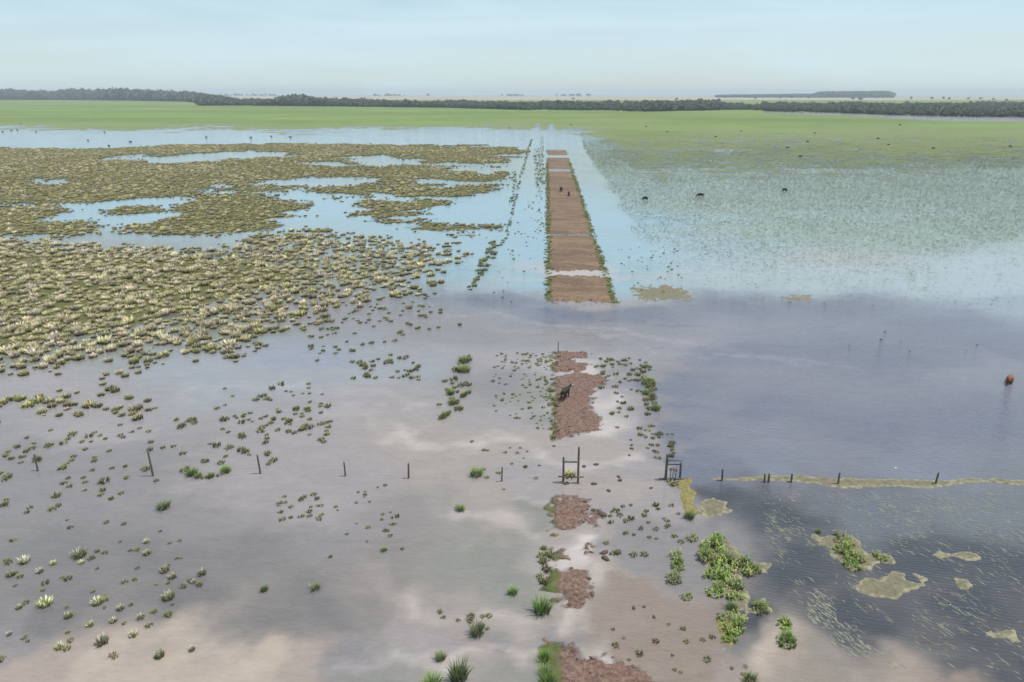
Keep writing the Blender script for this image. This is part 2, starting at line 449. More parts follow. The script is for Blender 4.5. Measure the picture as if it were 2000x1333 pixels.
def water_colour(X, Y):
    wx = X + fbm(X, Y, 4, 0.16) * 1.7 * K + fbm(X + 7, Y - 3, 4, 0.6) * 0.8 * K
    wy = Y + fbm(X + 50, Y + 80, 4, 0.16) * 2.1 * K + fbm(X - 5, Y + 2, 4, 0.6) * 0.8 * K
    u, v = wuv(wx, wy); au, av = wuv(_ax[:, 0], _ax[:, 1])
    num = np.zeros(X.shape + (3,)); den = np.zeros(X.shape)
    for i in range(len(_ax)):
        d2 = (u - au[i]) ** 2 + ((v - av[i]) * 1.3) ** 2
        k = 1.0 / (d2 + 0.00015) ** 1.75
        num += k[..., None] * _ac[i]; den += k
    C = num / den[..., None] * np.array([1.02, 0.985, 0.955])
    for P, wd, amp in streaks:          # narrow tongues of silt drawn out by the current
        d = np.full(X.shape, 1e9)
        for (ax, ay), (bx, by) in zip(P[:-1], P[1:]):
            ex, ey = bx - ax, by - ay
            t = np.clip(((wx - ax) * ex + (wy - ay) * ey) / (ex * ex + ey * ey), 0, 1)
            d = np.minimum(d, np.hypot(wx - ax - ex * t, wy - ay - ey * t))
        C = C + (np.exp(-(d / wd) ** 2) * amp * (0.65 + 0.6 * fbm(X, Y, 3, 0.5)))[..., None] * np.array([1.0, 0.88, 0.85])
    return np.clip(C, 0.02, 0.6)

# ------------------------------------------------------------------ ground sheet and water sheet
NR, NC = 820, 400
def fan(y0, y1, nr, nc, off=15.0, slope=0.95, base=38.0):
    s = np.exp(np.linspace(math.log(y0 + off), math.log(y1 + off), nr)) - off
    t = np.linspace(-1, 1, nc)
    Y = np.repeat(s[:, None], nc, 1)
    X = t[None, :] * (slope * np.maximum(Y, 0) + base)
    i = np.arange(nr - 1)[:, None] * nc + np.arange(nc - 1)[None, :]
    Q = np.stack([i, i + 1, i + nc + 1, i + nc], -1).reshape(-1, 4)
    return X, Y, Q

Y_MEAD_L = at(300, 262)[1]
def meadow(X, Y):
    """emergent green grass: 1 = closed meadow, 0 = open water"""
    wob = fbm(X, Y, 4, 0.012) * 0.55 + fbm(X + 9, Y, 3, 0.05) * 0.25
    nearL = at(300, 270)[1]; fullL = at(300, 247)[1]
    nearR = at(1600, 450)[1]; fullR = at(1600, 275)[1]
    lv = np.log(np.maximum(Y, 5))
    mL = (lv - math.log(nearL)) / (math.log(fullL) - math.log(nearL))
    mR = (lv - math.log(nearR)) / (math.log(fullR) - math.log(nearR))
    side = sstep(-0.02, 0.06, X / np.maximum(Y, 1) - 0.035 - 9.0 / np.maximum(Y, 1))
    m = mL * (1 - side) + mR * side
    m = m + wob * (0.55 + 0.45 * (1 - side)) * (m < 1.6)
    m = m + (fbm(X * 0.6, Y, 4, 0.16) * 0.42 + fbm(X * 0.6 - 70, Y, 3, 0.6) * 0.40) * sstep(1.5, 0.9, m)
    return m

pools = [poly(p) for p in (   # shining water inside the far meadow
    [(1490, 217), (1540, 219), (1640, 221), (1780, 226), (2150, 229), (2150, 239), (1960, 238), (1820, 236), (1700, 229), (1580, 224), (1500, 221)],
    [(1120, 212), (1180, 212.5), (1178, 214), (1125, 213.5)],
)]

def heights(X, Y):
    m = meadow(X, Y)
    h = np.full(X.shape, -0.30)
    G = grass_field(X, Y)
    h = np.maximum(h, np.clip((G - 7.5 + 6.8 * sstep(112, 150, Y) - 9 * sstep(-62, -34, X) * (Y < 140) + fbm(X, Y, 3, 0.35) * 1.8) * 0.06, -0.3, 0.035))
    mm = np.clip((m - 0.80) * 0.30, -0.3, 0.05)
    for p in pools:
        s = sdf(p, X, Y) + fbm(X, Y, 3, 0.03) * np.clip(Y / 120, 0.3, 4)
        mm = np.minimum(mm, np.clip(-s * 0.04, -0.3, 0.05))
    # the wet borrow ditches beside the track stay open
    yk = at(1068, 264)[1]; yf = at(1068, 239)[1]; wb = fbm(X, Y, 3, 0.12) * 2.0 + fbm(X, Y, 3, 0.6) * 1.0
    nearw = np.minimum(np.abs(X - (TRX0 - 5.0)) - 5.0, np.abs(X - (TRX1 + 5.5)) - 6.0)
    taper = np.clip((yf - Y) / (yf - yk), 0, 1)
    farw = np.minimum(np.abs(X + 8.0) - 3.2 * taper - 0.6, np.abs(X - 4.5) - 4.0 * taper - 0.8)
    ditch = np.where(Y < yk, nearw, farw) + wb
    mm = np.where(Y < yf, np.minimum(mm, np.clip(ditch * 0.05, -0.3, 0.05)), mm)
    h = np.maximum(h, mm)
    far = sstep(2800, 3800, Y)
    h = np.where(Y > 1250, np.maximum(h, 0.04 + far * 0.4), h)
    return h, G, m

X, Y, Q = fan(-6, 9500, NR, NC)
H, G, MEA = heights(X, Y)
inside = (X > TRX0 - 1.5) & (X < TRX1 + 1.5) & (Y < T_FAR + 10)
H = np.where(inside, -0.35, H)
V = np.stack([X, Y, H], -1).reshape(-1, 3)

# ground material
m, n, b = nmat('marsh_ground')
veg = attr(n, 'veg'); mea = attr(n, 'meadow'); dry = attr(n, 'dry')
n1 = pos_noise(n, 0.9, 6, 0.65); n2 = pos_noise(n, 0.05, 5, 0.6); n3 = pos_noise(n, 0.010, 5, 0.6, (0.5, 1, 1)); n4 = pos_noise(n, 0.0035, 4, 0.6, (0.35, 1, 1))
mud = mixc(n, maprange(n, n1.outputs['Fac'], 0.35, 0.65), (0.075, 0.062, 0.045), (0.13, 0.11, 0.07))
olive = mixc(n, maprange(n, n1.outputs['Fac'], 0.35, 0.65), (0.075, 0.080, 0.030), (0.15, 0.14, 0.062))
olive = mixc(n, maprange(n, n2.outputs['Fac'], 0.4, 0.62), olive, (0.105, 0.10, 0.042))
c = mixc(n, veg.outputs['Fac'], mud, olive)
g1 = mixc(n, maprange(n, n2.outputs['Fac'], 0.35, 0.65), (0.115, 0.172, 0.045), (0.165, 0.232, 0.068))
g1 = mixc(n, maprange(n, n3.outputs['Fac'], 0.42, 0.66), g1, (0.190, 0.250, 0.075))
g1 = mixc(n, maprange(n, n4.outputs['Fac'], 0.45, 0.62), g1, (0.125, 0.16, 0.05))
g1 = mixc(n, attr(n, 'thin').outputs['Fac'], g1, mixc(n, maprange(n, n1.outputs['Fac'], 0.35, 0.65), (0.155, 0.180, 0.085), (0.200, 0.215, 0.115)))
c = mixc(n, mea.outputs['Fac'], c, g1)
tan = mixc(n, maprange(n, n4.outputs['Fac'], 0.4, 0.6), (0.40, 0.33, 0.25), (0.30, 0.27, 0.19))
c = mixc(n, dry.outputs['Fac'], c, tan)
n.links.new(c, b.inputs['Base Color']); b.inputs['Roughness'].default_value = 0.95; b.inputs['Specular IOR Level'].default_value = 0.1
bp = N(n, 'ShaderNodeBump'); bp.inputs['Strength'].default_value = 0.6; bp.inputs['Distance'].default_value = 0.1
n.links.new(n1.outputs['Fac'], bp.inputs['Height']); n.links.new(bp.outputs[0], b.inputs['Normal'])
M_ground = m
dryv = sstep(3000, 3500, Y + fbm(X, Y, 3, 0.0012) * 500)
gme = mesh_np('ground', V, Q, attrs={'veg': sstep(-0.3, 0.8, G).ravel(), 'meadow': sstep(0.35, 0.8, MEA).ravel(), 'dry': dryv.ravel(), 'thin': sstep(1.55, 0.9, MEA).ravel()})
tag(obj('ground', gme, M_ground), 'flat marsh ground with grass islands and far green meadow', 'ground', kind='structure')

# water -----------------------------------------------------------------------
X, Y, Q = fan(-6, 3800, 860, 460)
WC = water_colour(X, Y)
Hh, Gw, Mw = heights(X, Y)
dep = np.clip(-Hh / 0.12, 0, 1)
trh = track_height(X, Y)
near_t = (X > TRX0 - 1.2) & (X < TRX1 + 1.2) & (Y < T_FAR + 5)
dep = np.where(near_t, np.minimum(dep, np.clip(-trh / 0.10, 0, 1)), dep)
# ripple: how rough the wind makes the surface
rip_pts = [(1250, 640, 1.0), (1500, 650, 1.0), (1700, 700, 1.0), (1900, 760, .9), (1600, 850, .9), (1850, 900, .9), (1400, 850, .8), (1100, 620, .8), (1000, 600, .6), (1500, 1050, .5), (1800, 1100, .7), (1700, 1250, .5),
           (900, 650, .3), (600, 720, .2), (300, 780, .1), (700, 900, .08), (300, 1000, .15), (300, 1200, .25), (600, 1200, .3), (1000, 900, .06), (1200, 900, .08), (1150, 1050, .08), (1300, 1200, .6), (1300, 1300, .6),
           (900, 1200, .2), (1000, 450, .05), (600, 420, .05), (1230, 450, .1), (1600, 480, .25), (1900, 540, .3), (500, 270, .08), (1500, 300, .1), (1800, 228, .9), (1600, 220, .8), (1950, 234, .9), (1500, 270, .1), (1800, 270, .1), (1150, 790, .03), (1990, 620, .4)]
rx = np.array([at(p[0], p[1])[:2] for p in rip_pts]); u, v = wuv(X, Y); ru, rv = wuv(rx[:, 0], rx[:, 1])
num = 0; den = 0
for i, p in enumerate(rip_pts):
    k = 1 / ((u - ru[i]) ** 2 + (v - rv[i]) ** 2 + 0.0008) ** 1.6
    num = num + k * p[2]; den = den + k
RIP = num / den * (1 + 0.5 * fbm(X, Y, 3, 0.12))
V = np.stack([X, Y, np.zeros_like(X)], -1).reshape(-1, 3)

m, n, b = nmat('flood_water')
wc = attr(n, 'silt_sky'); dp = attr(n, 'depth'); rpl = attr(n, 'ripple')
v1 = pos_noise(n, 0.55, 5, 0.6, (0.55, 1.6, 1), 1.2, 0.25); v2 = pos_noise(n, 3.0, 4, 0.6, (0.6, 1.4, 1), 0.6, -0.3)
val = math_n(n, 'ADD', maprange(n, v1.outputs['Fac'], 0.3, 0.7, 0.93, 1.06), maprange(n, v2.outputs['Fac'], 0.3, 0.7, -0.06, 0.06))
hs = N(n, 'ShaderNodeHueSaturation'); n.links.new(wc.outputs['Color'], hs.inputs['Color']); n.links.new(val, hs.inputs['Value'])
n.links.new(hs.outputs['Color'], b.inputs['Base Color'])
b.inputs['IOR'].default_value = 1.33
b.inputs['Roughness'].default_value = 0.04
w1 = pos_noise(n, 2.6, 3, 0.55, (0.5, 1.5, 1), 0.5, 0.18); w2 = pos_noise(n, 7.0, 2, 0.5, (0.6, 1.3, 1), 0.3, -0.35)
wv = N(n, 'ShaderNodeTexWave'); wv.wave_type = 'BANDS'; wv.bands_direction = 'Y'; wv.inputs['Scale'].default_value = 1.1; wv.inputs['Distortion'].default_value = 5.0; wv.inputs['Detail'].default_value = 3; wv.inputs['Detail Scale'].default_value = 0.8
t = N(n, 'ShaderNodeTexCoord'); mpn = N(n, 'ShaderNodeMapping'); mpn.inputs['Rotation'].default_value = (0, 0, 0.2)
n.links.new(t.outputs['Object'], mpn.inputs['Vector']); n.links.new(mpn.outputs['Vector'], wv.inputs['Vector'])
hsum = math_n(n, 'ADD', math_n(n, 'MULTIPLY', w1.outputs['Fac'], 0.09), math_n(n, 'ADD', math_n(n, 'MULTIPLY', w2.outputs['Fac'], 0.03), math_n(n, 'MULTIPLY', wv.outputs['Fac'], 0.022)))
bp = N(n, 'ShaderNodeBump'); bp.inputs['Distance'].default_value = 1.0
n.links.new(hsum, bp.inputs['Height'])
n.links.new(math_n(n, 'MULTIPLY_ADD', rpl.outputs['Fac'], 0.75, 0.09, True), bp.inputs['Strength'])
n.links.new(bp.outputs[0], b.inputs['Normal'])
tr = N(n, 'ShaderNodeBsdfTransparent'); gl = N(n, 'ShaderNodeBsdfGlossy'); gl.inputs['Roughness'].default_value = 0.04
n.links.new(bp.outputs[0], gl.inputs['Normal'])
fr = N(n, 'ShaderNodeFresnel'); fr.inputs['IOR'].default_value = 1.33; n.links.new(bp.outputs[0], fr.inputs['Normal'])
thin = N(n, 'ShaderNodeMixShader'); n.links.new(fr.outputs[0], thin.inputs[0]); n.links.new(tr.outputs[0], thin.inputs[1]); n.links.new(gl.outputs[0], thin.inputs[2])
ms = N(n, 'ShaderNodeMixShader'); n.links.new(maprange(n, dp.outputs['Fac'], 0.0, 0.7, 0.25, 1.0), ms.inputs[0])
n.links.new(thin.outputs[0], ms.inputs[1]); n.links.new(b.outputs[0], ms.inputs[2]); n.links.new(ms.outputs[0], n.nodes['Material Output'].inputs['Surface'])
M_water = m
wme = mesh_np('water', V, Q, attrs={'silt_sky': WC.reshape(-1, 3), 'depth': dep.ravel(), 'ripple': np.clip(RIP, 0, 1).ravel()})
tag(obj('water', wme, M_water), 'shallow muddy flood water covering the pasture', 'water', kind='structure')

# ------------------------------------------------------------------ dirt track
ty = np.concatenate([np.linspace(12, 108, 900), np.exp(np.linspace(math.log(108.2), math.log(T_FAR + 6), 420))])
tx = np.linspace(TRX0 - 1.3, TRX1 + 1.3, 120)
Y = np.repeat(ty[:, None], len(tx), 1); X = np.repeat(tx[None, :], len(ty), 0)
TH = track_height(X, Y)
i = np.arange(len(ty) - 1)[:, None] * len(tx) + np.arange(len(tx) - 1)[None, :]
Q = np.stack([i, i + 1, i + len(tx) + 1, i + len(tx)], -1).reshape(-1, 4)
m, n, b = nmat('track_earth')
e1 = pos_noise(n, 1.1, 8, 0.7); e2 = pos_noise(n, 0.20, 6, 0.7, (0.35, 1.0, 1), 1.0); e3 = pos_noise(n, 5.0, 6, 0.7); vg = attr(n, 'verge'); fr_ = attr(n, 'fore')
c = mixc(n, maprange(n, e1.outputs['Fac'], 0.32, 0.66), (0.098, 0.058, 0.036), (0.220, 0.145, 0.090))
c = mixc(n, maprange(n, e2.outputs['Fac'], 0.46, 0.56, 0, 0.9), c, (0.085, 0.048, 0.034))
c = mixc(n, maprange(n, e3.outputs['Fac'], 0.40, 0.75, 0, 0.6), c, (0.31, 0.225, 0.145))
gr = mixc(n, maprange(n, e1.outputs['Fac'], 0.35, 0.65), (0.055, 0.075, 0.02), (0.12, 0.125, 0.045))
c = mixc(n, fr_.outputs['Fac'], c, mixc(n, maprange(n, e3.outputs['Fac'], 0.35, 0.65), (0.080, 0.044, 0.035), (0.235, 0.150, 0.118)))
c = mixc(n, vg.outputs['Fac'], c, gr)
n.links.new(c, b.inputs['Base Color']); b.inputs['Roughness'].default_value = 0.85; b.inputs['Specular IOR Level'].default_value = 0.25
bp = N(n, 'ShaderNodeBump'); bp.inputs['Strength'].default_value = 0.9; bp.inputs['Distance'].default_value = 0.06
n.links.new(math_n(n, 'ADD', e3.outputs['Fac'], e1.outputs['Fac']), bp.inputs['Height']); n.links.new(bp.outputs[0], b.inputs['Normal'])
edge = np.minimum(X - TRX0, TRX1 - X) + fbm(X, Y, 4, 0.5) * 0.8
verge = np.where(Y > T_NEAR - 2, 1 - sstep(0.05, 0.55, edge), 0) + np.where(Y < T_NEAR - 2, sstep(0.35, -0.1, X - TRX0 - 0.3 + fbm(X, Y, 3, 0.7) * 0.3), 0)
tme = mesh_np('dirt_track', np.stack([X, Y, TH], -1).reshape(-1, 3), Q, attrs={'verge': np.clip(verge, 0, 1).ravel(), 'fore': (Y < T_NEAR - 2).astype(float).ravel()})
tag(obj('dirt_track', tme, m), 'straight reddish earth track rising out of the flood', 'track', kind='structure')

# ------------------------------------------------------------------ grass and plants
M_earth = m
def blades(nb, rad, hgt, lean, wid, base, mid, tip, jitter=0.25, segs=3, seed=0, flat=0.0, curl=0.5, skirt=None, byz=False):
    """a clump of curved blades as numpy verts, quads, colours"""
    r = np.random.default_rng(seed)
    V = []; Qd = []; C = []
    base, mid, tip = (np.array(q) for q in (base, mid, tip))
    for k in range(nb):
        a = r.random() * 2 * math.pi; rr = rad * math.sqrt(r.random()) * 0.75
        p0 = np.array([math.cos(a) * rr, math.sin(a) * rr, -0.06])
        out = a + (r.random() - .5) * 1.6
        h = hgt * (0.55 + 0.6 * r.random()) * (1 - 0.35 * rr / rad)
        ln = lean * (0.35 + 0.9 * r.random()) * (0.4 + 0.8 * rr / rad) * h
        d = np.array([math.cos(out), math.sin(out), 0]); sd_ = np.array([-d[1], d[0], 0])
        tw = r.random() * math.pi; sd_ = sd_ * math.cos(tw) + d * math.sin(tw) * 0.8
        wv_ = wid * (0.7 + 0.6 * r.random())
        cj = 1 + (r.random() - .5) * 2 * jitter
        tp = tip if skirt is None else tip + (np.array(skirt) - tip) * min(1.0, (rr / (rad * .75)) ** 1.5)
        s0 = len(V)
        for s in range(segs + 1):
            t = s / segs
            p = p0 + d * ln * (t ** (1 + curl)) + np.array([0, 0, (h + 0.06) * (t - flat * t * t * 0.5)])
            ww = wv_ * (1 - t) ** 0.6 * (0.6 + 0.8 * min(t * 3, 1)) / 2 + wid * 0.04
            V += [p - sd_ * ww, p + sd_ * ww]
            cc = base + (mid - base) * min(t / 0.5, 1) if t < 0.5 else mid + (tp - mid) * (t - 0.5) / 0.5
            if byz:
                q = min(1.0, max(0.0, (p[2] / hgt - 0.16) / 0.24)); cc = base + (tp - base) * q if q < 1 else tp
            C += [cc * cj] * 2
        for s in range(segs):
            o_ = s0 + 2 * s
            Qd.append((o_, o_ + 1, o_ + 3, o_ + 2))
    return np.array(V), np.array(Qd), np.array(C)
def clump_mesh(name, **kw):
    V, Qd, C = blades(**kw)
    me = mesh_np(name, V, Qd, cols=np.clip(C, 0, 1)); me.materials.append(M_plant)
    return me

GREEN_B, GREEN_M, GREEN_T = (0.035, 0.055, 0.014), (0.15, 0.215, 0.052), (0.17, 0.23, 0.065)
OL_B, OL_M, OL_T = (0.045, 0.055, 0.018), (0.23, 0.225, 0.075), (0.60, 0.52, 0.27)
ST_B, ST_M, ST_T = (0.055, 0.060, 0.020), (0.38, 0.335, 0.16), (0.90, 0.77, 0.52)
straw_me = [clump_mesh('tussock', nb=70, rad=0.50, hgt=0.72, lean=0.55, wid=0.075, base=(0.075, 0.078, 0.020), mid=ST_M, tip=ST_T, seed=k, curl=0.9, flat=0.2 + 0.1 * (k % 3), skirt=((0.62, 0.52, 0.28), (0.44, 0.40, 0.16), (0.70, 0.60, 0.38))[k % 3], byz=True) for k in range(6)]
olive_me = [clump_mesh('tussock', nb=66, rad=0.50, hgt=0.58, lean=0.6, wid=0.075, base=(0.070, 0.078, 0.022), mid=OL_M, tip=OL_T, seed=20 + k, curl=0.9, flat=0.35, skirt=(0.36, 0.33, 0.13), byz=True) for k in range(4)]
sprig_me = [clump_mesh('sprig', nb=40, rad=0.27, hgt=0.30, lean=0.7, wid=0.06, base=(0.06, 0.07, 0.025), mid=(0.18, 0.185, 0.062), tip=(0.36, 0.34, 0.16), seed=40 + k, segs=2, flat=0.3, curl=0.8) for k in range(4)]
rush_me = [clump_mesh('rush', nb=170, rad=0.36, hgt=0.85, lean=0.55, wid=0.026, base=GREEN_B, mid=GREEN_M, tip=(0.30, 0.40, 0.13), seed=60 + k) for k in range(3)]
white_me = []
for k in range(4):
    a_ = blades(nb=120, rad=0.36, hgt=0.44, lean=0.5, wid=0.040, base=(0.10, 0.105, 0.025), mid=(0.25, 0.245, 0.075), tip=(0.44, 0.42, 0.17), seed=80 + k, curl=0.7, flat=0.3)
    b_ = blades(nb=34, rad=0.30, hgt=0.50, lean=0.5, wid=0.048, base=(0.12, 0.12, 0.04), mid=(0.85, 0.82, 0.68), tip=(0.95, 0.93, 0.84), seed=90 + k, curl=0.8, flat=0.2, jitter=.1)
    me = mesh_np('tuft', np.vstack([a_[0], b_[0]]), np.vstack([a_[1], b_[1] + len(a_[0])]), cols=np.clip(np.vstack([a_[2], b_[2]]), 0, 1)); me.materials.append(M_plant); white_me.append(me)
reed_me = [clump_mesh('stubble', nb=10, rad=0.26, hgt=0.16, lean=0.8, wid=0.04, base=(0.12, 0.155, 0.07), mid=(0.20, 0.25, 0.105), tip=(0.29, 0.325, 0.15), seed=100 + k, segs=1) for k in range(4)]
verge_me = [clump_mesh('verge', nb=36, rad=0.30, hgt=0.36, lean=0.7, wid=0.045, base=(0.08, 0.09, 0.025), mid=(0.24, 0.25, 0.07), tip=(0.38, 0.36, 0.13), seed=120 + k) for k in range(3)]
def leafy(seed, nst=42, rad=0.55, hgt=0.55, yel=0.0):
    """broad leaved marsh plant: upright stems with paired leaves"""
    r = np.random.default_rng(seed); V = []; Qd = []; C = []
    for k in range(nst):
        a = r.random() * 6.283; rr = rad * math.sqrt(r.random())
        p = np.array([math.cos(a) * rr, math.sin(a) * rr, -0.05]); h = hgt * (0.5 + 0.7 * r.random()) * (1.1 - 0.5 * rr / rad)
        lean = np.array([math.cos(a), math.sin(a), 0]) * 0.25 * rr / rad
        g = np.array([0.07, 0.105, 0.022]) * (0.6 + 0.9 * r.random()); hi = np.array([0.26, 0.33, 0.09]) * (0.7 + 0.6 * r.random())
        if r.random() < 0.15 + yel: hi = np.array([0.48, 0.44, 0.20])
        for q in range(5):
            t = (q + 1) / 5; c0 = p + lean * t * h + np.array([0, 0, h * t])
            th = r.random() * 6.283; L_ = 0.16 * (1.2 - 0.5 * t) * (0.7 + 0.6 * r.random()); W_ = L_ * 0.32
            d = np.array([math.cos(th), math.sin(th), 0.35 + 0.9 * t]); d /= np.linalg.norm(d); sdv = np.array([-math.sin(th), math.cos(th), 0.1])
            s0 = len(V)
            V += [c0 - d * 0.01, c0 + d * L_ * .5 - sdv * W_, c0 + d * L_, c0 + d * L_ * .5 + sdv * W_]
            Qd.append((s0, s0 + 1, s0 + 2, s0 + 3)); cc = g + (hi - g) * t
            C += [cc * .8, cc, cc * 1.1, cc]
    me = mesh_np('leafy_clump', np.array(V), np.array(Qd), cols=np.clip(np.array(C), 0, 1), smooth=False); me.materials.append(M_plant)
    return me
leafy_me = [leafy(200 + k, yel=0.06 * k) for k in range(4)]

_protos = {}
def scatter(name, meshes, P, S, label, cat, seed=0, tilt=0.12):
    """ONE stuff object: many small plants instanced on points"""
    r = np.random.default_rng(seed)
    me = bpy.data.meshes.new(name)
    k = len(P)
    me.vertices.add(k); me.vertices.foreach_set('co', np.asarray(P, np.float32).ravel())
    a = me.attributes.new('rot', 'FLOAT_VECTOR', 'POINT')
    R_ = np.stack([(r.random(k) - .5) * 2 * tilt, (r.random(k) - .5) * 2 * tilt, r.random(k) * 6.283], -1).astype(np.float32)
    a.data.foreach_set('vector', R_.ravel())
    a = me.attributes.new('scl', 'FLOAT_VECTOR', 'POINT'); S = np.asarray(S, np.float32)
    if S.ndim == 1: S = np.stack([S, S, S * (0.8 + 0.4 * r.random(k))], -1).astype(np.float32)
    a.data.foreach_set('vector', S.ravel())
    a = me.attributes.new('pick', 'INT', 'POINT'); a.data.foreach_set('value', r.integers(0, len(meshes), k).astype(np.int32))
    me.update()
    o = obj(name, me); tag(o, label, cat, kind='stuff')
    ng = bpy.data.node_groups.new(name, 'GeometryNodeTree')
    ng.interface.new_socket('Geometry', in_out='INPUT', socket_type='NodeSocketGeometry')
    ng.interface.new_socket('Geometry', in_out='OUTPUT', socket_type='NodeSocketGeometry')
    gi = ng.nodes.new('NodeGroupInput'); go = ng.nodes.new('NodeGroupOutput')
    iop = ng.nodes.new('GeometryNodeInstanceOnPoints'); iop.inputs['Pick Instance'].default_value = True
    jn = ng.nodes.new('GeometryNodeJoinGeometry')
    for q in reversed(meshes):      # join lists the last link first
        if q.name not in _protos: _protos[q.name] = bpy.data.objects.new(q.name + '_source', q)
        oi = ng.nodes.new('GeometryNodeObjectInfo'); oi.inputs['Object'].default_value = _protos[q.name]; oi.inputs['As Instance'].default_value = True
        ng.links.new(oi.outputs['Geometry'], jn.inputs[0])
    def nat(nm, ty):
        x = ng.nodes.new('GeometryNodeInputNamedAttribute'); x.data_type = ty; x.inputs['Name'].default_value = nm
        return [s for s in x.outputs if s.enabled and s.name == 'Attribute'][0]
    ng.links.new(gi.outputs[0], iop.inputs['Points']); ng.links.new(jn.outputs[0], iop.inputs['Instance'])
    ng.links.new(nat('pick', 'INT'), iop.inputs['Instance Index']); ng.links.new(nat('rot', 'FLOAT_VECTOR'), iop.inputs['Rotation']); ng.links.new(nat('scl', 'FLOAT_VECTOR'), iop.inputs['Scale'])
    ng.links.new(iop.outputs[0], go.inputs[0])
    md = o.modifiers.new('scatter', 'NODES'); md.node_group = ng
    return o

def rand_world(P, dens, seed):
    """random points inside the bounding box of polygon P, kept inside P"""
    r = np.random.default_rng(seed)
    lo, hi = P.min(0), P.max(0)
    k = int((hi[0] - lo[0]) * (hi[1] - lo[1]) * dens)
    x = lo[0] + r.random(k) * (hi[0] - lo[0]); y = lo[1] + r.random(k) * (hi[1] - lo[1])
    s = sdf(P, x, y)
    return x, y, s, r

def inframe(x, y, pad=60):
    d = np.stack([x, y, np.zeros_like(x)], -1) - _C
    q = d @ _R
    px = CX + F * q[:, 0] / -q[:, 2]; py = CY - F * q[:, 1] / -q[:, 2]
    return px, py, (px > -pad) & (px < 2000 + pad) & (py < 1333 + pad)

individuals = {}
def plant(name, me, x, y, s, label, cat, group, z=0.0, rz=None, sz=1.0):
    o = obj(name, me, loc=(x, y, z)); o.rotation_euler = (random.uniform(-.1, .1), random.uniform(-.1, .1), random.random() * 6.283 if rz is None else rz)
    o.scale = (s, s, s * sz * random.uniform(.85, 1.15))
    tag(o, label, cat, group)
    return o

# --- tussock fields on the left
box = np.array([(-420, at(0, 840)[1]), (20, at(0, 840)[1]), (20, at(0, 276)[1]), (-420, at(0, 276)[1])])
r = np.random.default_rng(5); SP = 1.06
gx, gy = np.meshgrid(np.arange(box[:, 0].min(), box[:, 0].max(), SP), np.arange(box[:, 1].min(), box[:, 1].max(), SP))
x = (gx + (r.random(gx.shape) - .5) * SP * 1.1 + (np.arange(gx.shape[0]) % 2)[:, None] * SP / 2).ravel(); y = (gy + (r.random(gy.shape) - .5) * SP * 1.1).ravel()
px, py, ok = inframe(x, y, 250)
ok &= (py > 279) & (py < 835)
x, y, px, py = x[ok], y[ok], px[ok], py[ok]
g = grass_field(x, y)
clumpn = fbm(x, y, 3, 0.30)
rimw = np.where(py > 465, sstep(150, 850, px - (py - 560) * 1.2), 0.0)
prob = sstep(-2.4, 2.6 + 3.5 * rimw, g + clumpn * (2.2 + 2.2 * rimw) - 1.2 * rimw)
# near the rim the tussocks stand apart in open water
hole = sstep(-0.55, -0.02 + 0.15 * rimw, fbm(x + 300, y, 3, 0.55) + 0.25 * fbm(x, y, 2, 1.6))
keep = r.random(len(x)) < prob * np.where(py > 465, 0.92 * (0.12 + 0.88 * hole), 0.85)
# no tussocks in the ditch or on the track
keep &= x < TRX0 - 9
x, y, px, py, g = x[keep], y[keep], px[keep], py[keep], g[keep]
# straw-pale in the heart of the lower field, olive beyond and at the rim
pale = sstep(-1.0, 3.0, sdf(lower, x, y) / K + fbm(x, y, 3, 0.12) * 3) * (0.62 + 0.38 * sstep(900, 250, px)) * 0.95
pale = np.where(py < 465, 0.10 + 0.25 * sstep(0.0, 0.5, fbm(x, y, 3, 0.05)), pale)
isp = r.random(len(x)) < pale
sc = 0.98 * np.clip(np.exp(r.normal(0, 0.26, len(x))), 0.5, 1.7) * np.where(g < 0.3, 0.8, 1.0)
order = np.argsort(-py)             # nearest first
zz = np.full(len(x), -0.02)
n_s = n_o = 0
done = np.zeros(len(x), bool)
raft = [sdf(isl[9], x, y) > -1.5, sdf(isl[10], x, y) > -1.5]
def tlabel(k, colour):
    size = 'small' if sc[k] < 1.0 else 'large' if sc[k] > 1.35 else 'mid sized'
    if raft[0][k]: where = 'in the detached raft of tussocks before the field'
    elif raft[1][k]: where = 'in the small group off the detached raft'
    elif g[k] > 1.5: where = 'crowded at the front of the dense tussock field'
    elif g[k] > -0.3: where = 'at the broken rim of the dense tussock field'
    else: where = 'alone in open water off the tussock field'
    return f'{size} {colour} grass tussock {where}', f'{size} {colour} tussocks {where}'
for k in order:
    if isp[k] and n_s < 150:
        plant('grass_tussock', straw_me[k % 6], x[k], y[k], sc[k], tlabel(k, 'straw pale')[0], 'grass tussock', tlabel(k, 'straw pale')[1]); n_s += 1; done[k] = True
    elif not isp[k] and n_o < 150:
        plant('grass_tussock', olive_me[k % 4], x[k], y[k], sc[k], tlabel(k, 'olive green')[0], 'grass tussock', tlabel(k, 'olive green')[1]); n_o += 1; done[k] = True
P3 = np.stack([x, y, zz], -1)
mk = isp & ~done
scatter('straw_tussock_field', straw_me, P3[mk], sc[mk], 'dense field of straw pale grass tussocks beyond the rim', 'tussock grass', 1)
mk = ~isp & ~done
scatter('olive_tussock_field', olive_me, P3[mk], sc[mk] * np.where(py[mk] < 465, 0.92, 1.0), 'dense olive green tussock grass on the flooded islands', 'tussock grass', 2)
r2 = np.random.default_rng(15); k = r2.integers(0, len(x), 15000); jx = x[k] + r2.normal(0, .75, len(k)); jy = y[k] + r2.normal(0, .75, len(k))
